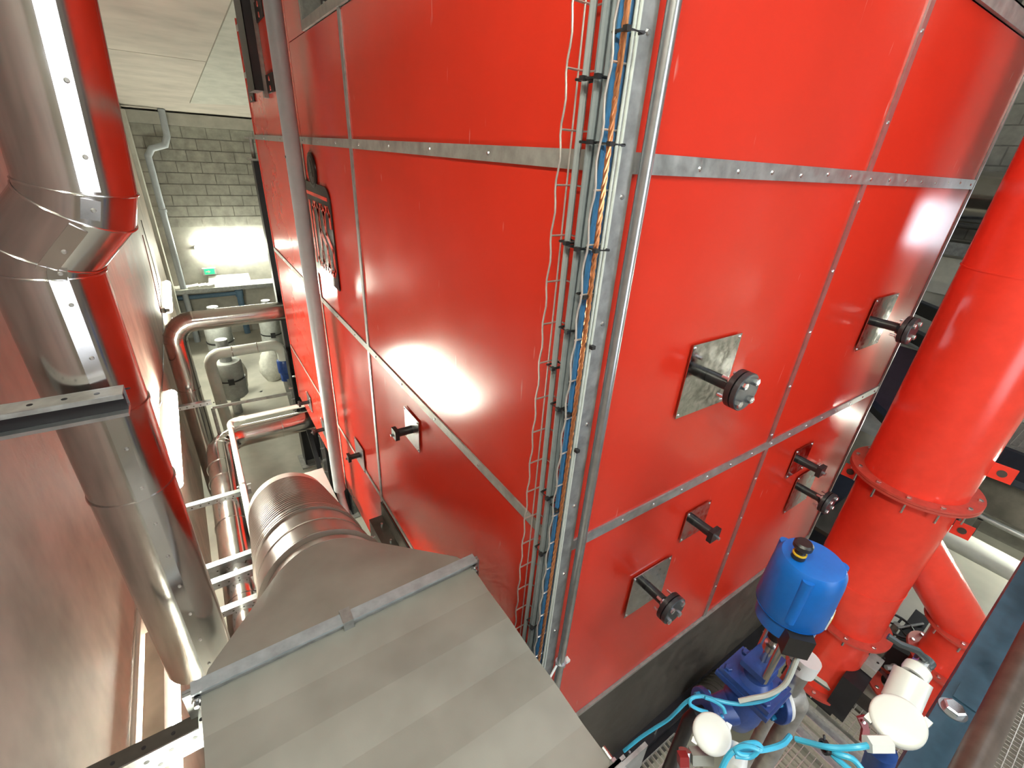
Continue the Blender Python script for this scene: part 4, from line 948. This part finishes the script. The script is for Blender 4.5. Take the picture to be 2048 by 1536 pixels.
# ------------------------------------------------------------------ platform: grating panels, channels, floor machines
GZ = -2.90
def grating(x0, x1, y0, y1, label, z=GZ, px=.0345, py=.0345):
    t = thing('floor_grating', ((x0+x1)/2, (y0+y1)/2, z), label, 'grating', 'galvanised floor grating panels')
    mb = MB(); nx = int((x1 - x0)/px)
    for i in range(1, nx): mb.box((x0 + i*px - .0012, y0, z - .03), (x0 + i*px + .0012, y1, z))
    tag(mb.build('bearing_bars', 'wire_tray', t, smooth=False), kind='stuff')
    mb = MB(); n_ = int((y1 - y0)/py)
    for i in range(1, n_): mb.box((x0, y0 + i*py - .0018, z - .008), (x1, y0 + i*py + .0018, z + .001))
    tag(mb.build('cross_bars', 'wire_tray', t, smooth=False), kind='stuff')
    for a, b in (((x0 - .003, y0, z - .03), (x0, y1, z + .001)), ((x1, y0, z - .03), (x1 + .003, y1, z + .001)), ((x0, y0 - .003, z - .03), (x1, y0, z + .001)), ((x0, y1, z - .03), (x1, y1 + .003, z + .001))):
        MB().box(a, b).build('frame_bar', 'galv_dull', t)
grating(0.10, 1.02, -1.30, -.10, 'galvanised floor grating in front of the dark plinth')
grating(1.10, 1.60, -1.30, -.40, 'galvanised floor grating under the blue control valve')
grating(1.90, 2.12, -1.30, -.48, 'narrow galvanised floor grating at the foot of the red duct')
grating(2.30, 3.30, -2.00, -.95, 'galvanised floor grating beyond the bolted steel beam')
for i, (x0, x1, lab) in enumerate(((1.63, 1.72, 'galvanised floor channel between gratings, nearer the blue valve'), (1.78, 1.87, 'galvanised floor channel between gratings, nearer the red duct'))):
    t = thing('floor_channel', ((x0+x1)/2, -.8, GZ), lab, 'channel', 'floor channels')
    MB().box((x0, -1.4, GZ - .05), (x0 + .006, -.42, GZ + .002)).box((x1 - .006, -1.4, GZ - .05), (x1, -.42, GZ + .002)).build('side_wall', 'wire_tray', t)
    MB().box((x0 + .006, -1.4, GZ - .03), (x1 - .006, -.42, GZ - .025)).build('bed', 'galv', t)
t = thing('steel_toe_beam', (2.2, -.8, GZ), 'dark steel beam lying beside the narrow grating', 'beam'); t['kind'] = 'thing'
MB().box((2.14, -1.33, GZ - .12), (2.22, -.30, GZ - .01)).build('web', 'dark_steel', t); MB().box((2.125, -1.33, GZ - .01), (2.235, -.30, GZ)).build('top_flange', 'dark_steel', t)
# support frame under the platform
pf = thing('platform_frame', (1.3, -.8, FL), 'black steel frame carrying the floor gratings', 'frame')
for y in (-1.38, -.06): MB().box((0.0, y - .04, GZ - .16), (3.4, y + .04, GZ - .035)).build('cross_beam', 'black_paint', pf)
for x in (.06, 2.24, 3.35):
    MB().box((x - .04, -1.42, FL), (x + .04, -1.34, GZ - .16)).build('leg', 'black_paint', pf)
grating(2.26, 2.70, -.02, .95, 'floor grating glimpsed past the boiler edge behind the red duct')
hz = thing('hazard_strip', (2.3, -.06, GZ), 'short black and yellow hazard strip at the boiler corner', 'strip')
MB().box((2.20, -.10, GZ), (2.56, -.04, GZ + .03)).build('strip_body', 'black_paint', hz)
for k in range(4): MB().prism([(2.22 + k*.09, -.1005, GZ + .031), (2.26 + k*.09, -.1005, GZ + .031), (2.29 + k*.09, -.0395, GZ + .031), (2.25 + k*.09, -.0395, GZ + .031)], (0, 0, .001)).build('yellow_stripe', 'sticker_yellow', hz)
# dark motor by the plinth
mo = thing('motor', (1.0, -.25, GZ), 'dark grey motor barrel beside the blue valve under the plinth', 'motor')
c = onZ(1445, 1390, -2.75)
MB().lathe((c.x - .15, c.y, -2.77), (1, 0, 0), [(0, .09), (.02, .115), (.26, .115), (.28, .08)], 28).build('barrel', 'dark_steel', mo)
for k in range(6): MB().ring((c.x - .10 + k*.035, c.y, -2.77), (1, 0, 0), .122, .11, .006, 28).build('cooling_fin', 'dark_steel', mo)
MB().box((c.x - .12, c.y - .09, GZ + .002), (c.x + .10, c.y + .09, GZ + .03)).build('foot', 'black_paint', mo)
# black actuator boxes between the two red legs
def pxbox(name, pxs, z, h, mt, label, cat, z2=None):
    P_ = [onZ(x, y, z) for x, y in pxs]
    return tag(MB().prism(P_, (0, 0, -h)).build(name, mt, smooth=False), label, cat)
b_ = thing('drive_box', onZ(1730, 1330, -2.5), 'black drive box with pale lid between the two red legs', 'box')
MB().prism([onZ(x, y, -2.56) for x, y in ((1712, 1317), (1750, 1348), (1726, 1385), (1685, 1352))], (0, 0, -.30)).build('body', 'black_paint', b_, smooth=False)
MB().prism([onZ(x, y, -2.50) for x, y in ((1728, 1288), (1770, 1322), (1752, 1345), (1712, 1312))], (0, 0, -.055)).build('lid', 'insul_grey', b_, smooth=False)
ls = MB()
for x, y in ((1735, 1289), (1724, 1303), (1768, 1316), (1756, 1326)): ls.lathe(onZ(x, y, -2.498), (0, 0, 1), [(0, .007), (.003, .006)], 8)
ls.build('lid_screws', 'black_plastic', b_)
MB().lathe(onZ(1772, 1335, -2.53), (1, -.6, 0), [(0, .014), (.04, .014), (.045, .02), (.06, .02)], 10).build('cable_gland', 'galv', b_)
b_ = thing('valve_drive', onZ(1820, 1270, -2.7), 'black valve drive housing tucked against the red branch', 'box')
MB().prism([onZ(x, y, -2.62) for x, y in ((1832, 1218), (1862, 1240), (1850, 1258), (1808, 1250))], (0, 0, -.25)).build('upper_body', 'black_paint', b_, smooth=False)
MB().prism([onZ(x, y, -2.62) for x, y in ((1800, 1262), (1846, 1246), (1850, 1300), (1828, 1318), (1782, 1292))], (0, 0, -.3)).build('lower_body', 'black_paint', b_, smooth=False)
MB().tube([onZ(1795, 1256, -2.60), onZ(1846, 1247, -2.60)], .008, 8).build('lever_rod', 'galv', b_)
hw = MB().lathe(onZ(1793, 1250, -2.60) + Vector((0, 0, .01)), (0, 0, -1), [(0, .02), (.25, .02)], 10).build('hand_wheel', 'galv_dull', b_)
c = onZ(1793, 1250, -2.60)
MB().tube([c + Vector((.09*math.cos(t_*.3142), .09*math.sin(t_*.3142), 0)) for t_ in range(20)], .008, 8, closed=True).build('rim', 'black_plastic', hw)
for a_ in (0, 2.1, 4.2): MB().tube([c, c + Vector((.09*math.cos(a_), .09*math.sin(a_), 0))], .006, 6).build('spoke', 'black_plastic', hw)
tag(MB().tube(smoothpath([onZ(1758, 1338, -2.6), onZ(1772, 1352, -2.7), onZ(1785, 1372, -2.85), onZ(1790, 1400, -3.0)], 8), .011, 8).build('drive_cable', 'black_plastic'), 'black cable leaving the pale lidded drive box', 'cable')
tag(MB().box((2.26, -.92, GZ - .12), (4.4, .20, GZ - .04)).build('platform_slab', 'floor_concrete'), 'concrete platform slab under the red duct branch', 'slab')

# ------------------------------------------------------------------ steel beam with bolt and brown hand rail, near the camera
bz_, by_a, by_b = -.85, -.742, -.80
bm = thing('bolted_beam', (.1, -.77, bz_), 'dark blue grey steel flat with a big zinc bolt, close by', 'beam'); bm['kind'] = 'thing'
MB().box((-.5, by_b, bz_ - .008), (1.1, by_a, bz_)).build('flat_bar', 'beam_paint', bm)
MB().box((-.5, by_a - .008, bz_ - .06), (1.1, by_a, bz_ - .008)).build('web', 'beam_paint', bm)
c = onZ(1905, 1420, bz_)
bo = MB().hexb(c, (0, 0, 1), .0165, .012).build('bolt', 'zinc_bolt', bm)
MB().ring(c + Vector((0, 0, .001)), (0, 0, 1), .021, .008, .002, 24).build('washer', 'galv_bright', bo)
MB().box((c.x + .03, by_b, bz_ + .0002), (c.x + .075, by_a - .012, bz_ + .003)).build('lap_plate', 'beam_paint', bm)
hr = thing('hand_rail', (.1, -.80, -.75), 'round brown steel hand rail crossing the bottom corner', 'rail')
dz = .74; yc = CP.y - .147*dz
MB().tube([(-.6, yc, -dz), (1.3, yc, -dz)], .0185, 24).build('rail_tube', 'rail_brown', hr)
MB().tube([(-.55, yc, -dz), (-.55, yc, -dz - .10)], .012, 12).build('rail_stub', 'rail_brown', hr); MB().tube([(1.2, yc, -dz), (1.2, yc, -dz - .10)], .012, 12).build('rail_stub', 'rail_brown', hr)

# ------------------------------------------------------------------ background seen right of the boiler
hp = thing('wall_duct', (6.6, .9, -.4), 'large shiny horizontal duct along the far right wall', 'duct')
MB().cyl((6.62, -.2, -.16), (6.62, 3.2, -.16), .30, 40).build('cladding', 'steel_clad', hp)
for y in (.55, 1.5): MB().ring((6.62, y, -.16), (0, 1, 0), .306, .295, .012, 40).build('clad_band', 'steel_clad', hp)
lg = thing('wall_ledge', (6.9, 1, -.7), 'pale ledge under the shiny duct on the far right wall', 'ledge')
MB().box((6.5, .2, -.72), (6.995, 3.0, -.62)).build('ledge_board', 'concrete_light', lg); MB().box((6.49, .2, -.74), (6.50, 3.0, -.60)).build('ledge_edge', 'galv', lg)
wb = tag(MB().box((6.97, .55, -1.25), (6.995, 1.35, -.82)).build('notice_board', 'white_paper'), 'blank white board on the far right wall below the ledge', 'board')
for i, (a, b, z0, h, lab) in enumerate((((5.2, .25), (6.94, 2.05), -1.22, .13, 'upper dark stair beam beyond the boiler edge'), ((5.0, .15), (6.94, 2.15), -1.48, .12, 'middle dark stair beam beyond the boiler edge'), ((4.2, .0), (5.5, 1.16), -2.12, .08, 'lower dark stair beam beyond the boiler edge'))):
    t = thing('stair_beam', (a[0], a[1], z0), lab, 'beam', 'dark stair beams'); t['kind'] = 'thing'
    MB().bar((a[0], a[1], z0), (b[0], b[1], z0 - .05), .05, h).build('web', 'black_paint', t)
    if i == 2: MB().bar((a[0] + .05, a[1] + .05, z0 - h/2), (a[0] + .05, a[1] + .05, FL), .05, .05).build('post', 'black_paint', t)
    MB().bar((a[0], a[1], z0 + h/2), (b[0], b[1], z0 - .05 + h/2), .09, .012).build('top_flange', 'dark_blue_steel', t)
pp = thing('machine_panel', (6, .9, -2), 'purplish dark casing panel glimpsed between boiler and red duct', 'machine')
MB().box((5.6, .2, -2.449), (6.4, 1.9, -1.64)).build('casing', 'purple_panel', pp); MB().box((5.58, .2, -1.64), (6.42, 1.9, -1.62)).build('casing_top', 'insul_grey', pp)
t = thing('concrete_plinth', (5.4, .8, -3), 'grey concrete plinth low beyond the boiler edge', 'plinth')
MB().box((4.9, .0, FL), (6.6, 1.9, -2.45)).build('plinth_block', 'concrete', t)
t = thing('floor_beam', (3.6, .5, -2.9), 'dark blue floor beam below the boiler edge', 'beam'); t['kind'] = 'thing'
for x in (2.7, 4.5): MB().box((x - .04, .23, FL), (x + .04, .29, -2.80)).build('post', 'black_paint', t)
MB().box((2.6, .22, -2.80), (4.6, .30, -2.45)).build('web', 'black_paint', t); MB().box((2.6, .16, -2.45), (4.6, .36, -2.43)).build('top_flange', 'dark_blue_steel', t)
t = thing('step_block', (3.4, 0, -2.9), 'dark blue steel step behind the red duct flange', 'step')
MB().box((2.75, -.05, GZ), (3.4, .12, -2.35)).build('riser', 'dark_blue_steel', t); MB().box((2.7, -.10, -2.35), (3.45, .14, -2.32)).build('tread', 'dark_steel', t)
# lower right: white pipe, conduits, dark beams, stair grating
wp2 = thing('clad_pipe', (5.05, -.8, -3.2), 'glossy white clad pipe low behind the red branch', 'pipe')
MB().cyl((5.07, -.30, -3.2), (4.95, -2.4, -3.2), .115, 28).build('cladding', 'white_clad', wp2)
MB().cyl((4.80, -.30, -3.28), (4.68, -2.4, -3.28), .03, 12).build('trace_pipe', 'galv_bright', wp2)
for y in (-.7, -1.5): MB().bar((5.02, y, -3.31), (5.02, y, FL), .06, .06).build('pipe_leg', 'dark_steel', wp2)
cg = thing('floor_conduit', (5.4, -.8, -3.0), 'thin galvanised conduit above the glossy white pipe', 'conduit')
MB().cyl((5.40, -.2, -3.0), (5.30, -2.4, -3.0), .028, 12).build('conduit_body', 'galv_bright', cg)
for y in (-.5, -1.2): MB().bar((5.37, y, -3.03), (5.37, y, FL), .04, .04).build('stand', 'dark_steel', cg)
t = thing('stair_stringer', (5.7, -.9, -2.9), 'dark steel stair stringer at the right edge', 'beam'); t['kind'] = 'thing'
MB().box((5.6, -2.4, -3.05), (5.66, -.2, -2.62)).build('web', 'dark_steel', t); MB().box((5.5, -2.4, -2.62), (5.9, -.2, -2.60)).build('top_flange', 'dark_blue_steel', t)
grating(5.0, 5.7, -1.6, -.25, 'stair tread grating above the dark stringer at right edge', z=-2.05, px=.035, py=.05)
t = thing('tread_beam', (5.3, -.9, -2.3), 'dark blue beam under the stair tread grating', 'beam'); t['kind'] = 'thing'
MB().box((4.95, -1.7, -2.32), (5.05, -.22, -2.085)).build('web', 'dark_blue_steel', t); MB().box((5.65, -1.7, -2.32), (5.75, -.22, -2.085)).build('web', 'dark_blue_steel', t)
for y in (-.30, -1.62):
    MB().box((5.05, y - .03, -2.30), (6.02, y + .03, -2.22)).build('cross_arm', 'dark_blue_steel', t)
    MB().bar((5.98, y, -2.22), (5.98, y, FL), .08, .08).build('post', 'dark_blue_steel', t)
# floor joint slabs at lower right
for i in range(4):
    for j in range(3):
        x0, y0 = 4.45 + j*.82, -2.4 + i*.62
        MB().box((x0, y0, FL), (x0 + .80, y0 + .60, FL + .012)).build('floor_slab', 'floor_concrete', bpy.data.objects['floor'], smooth=False)
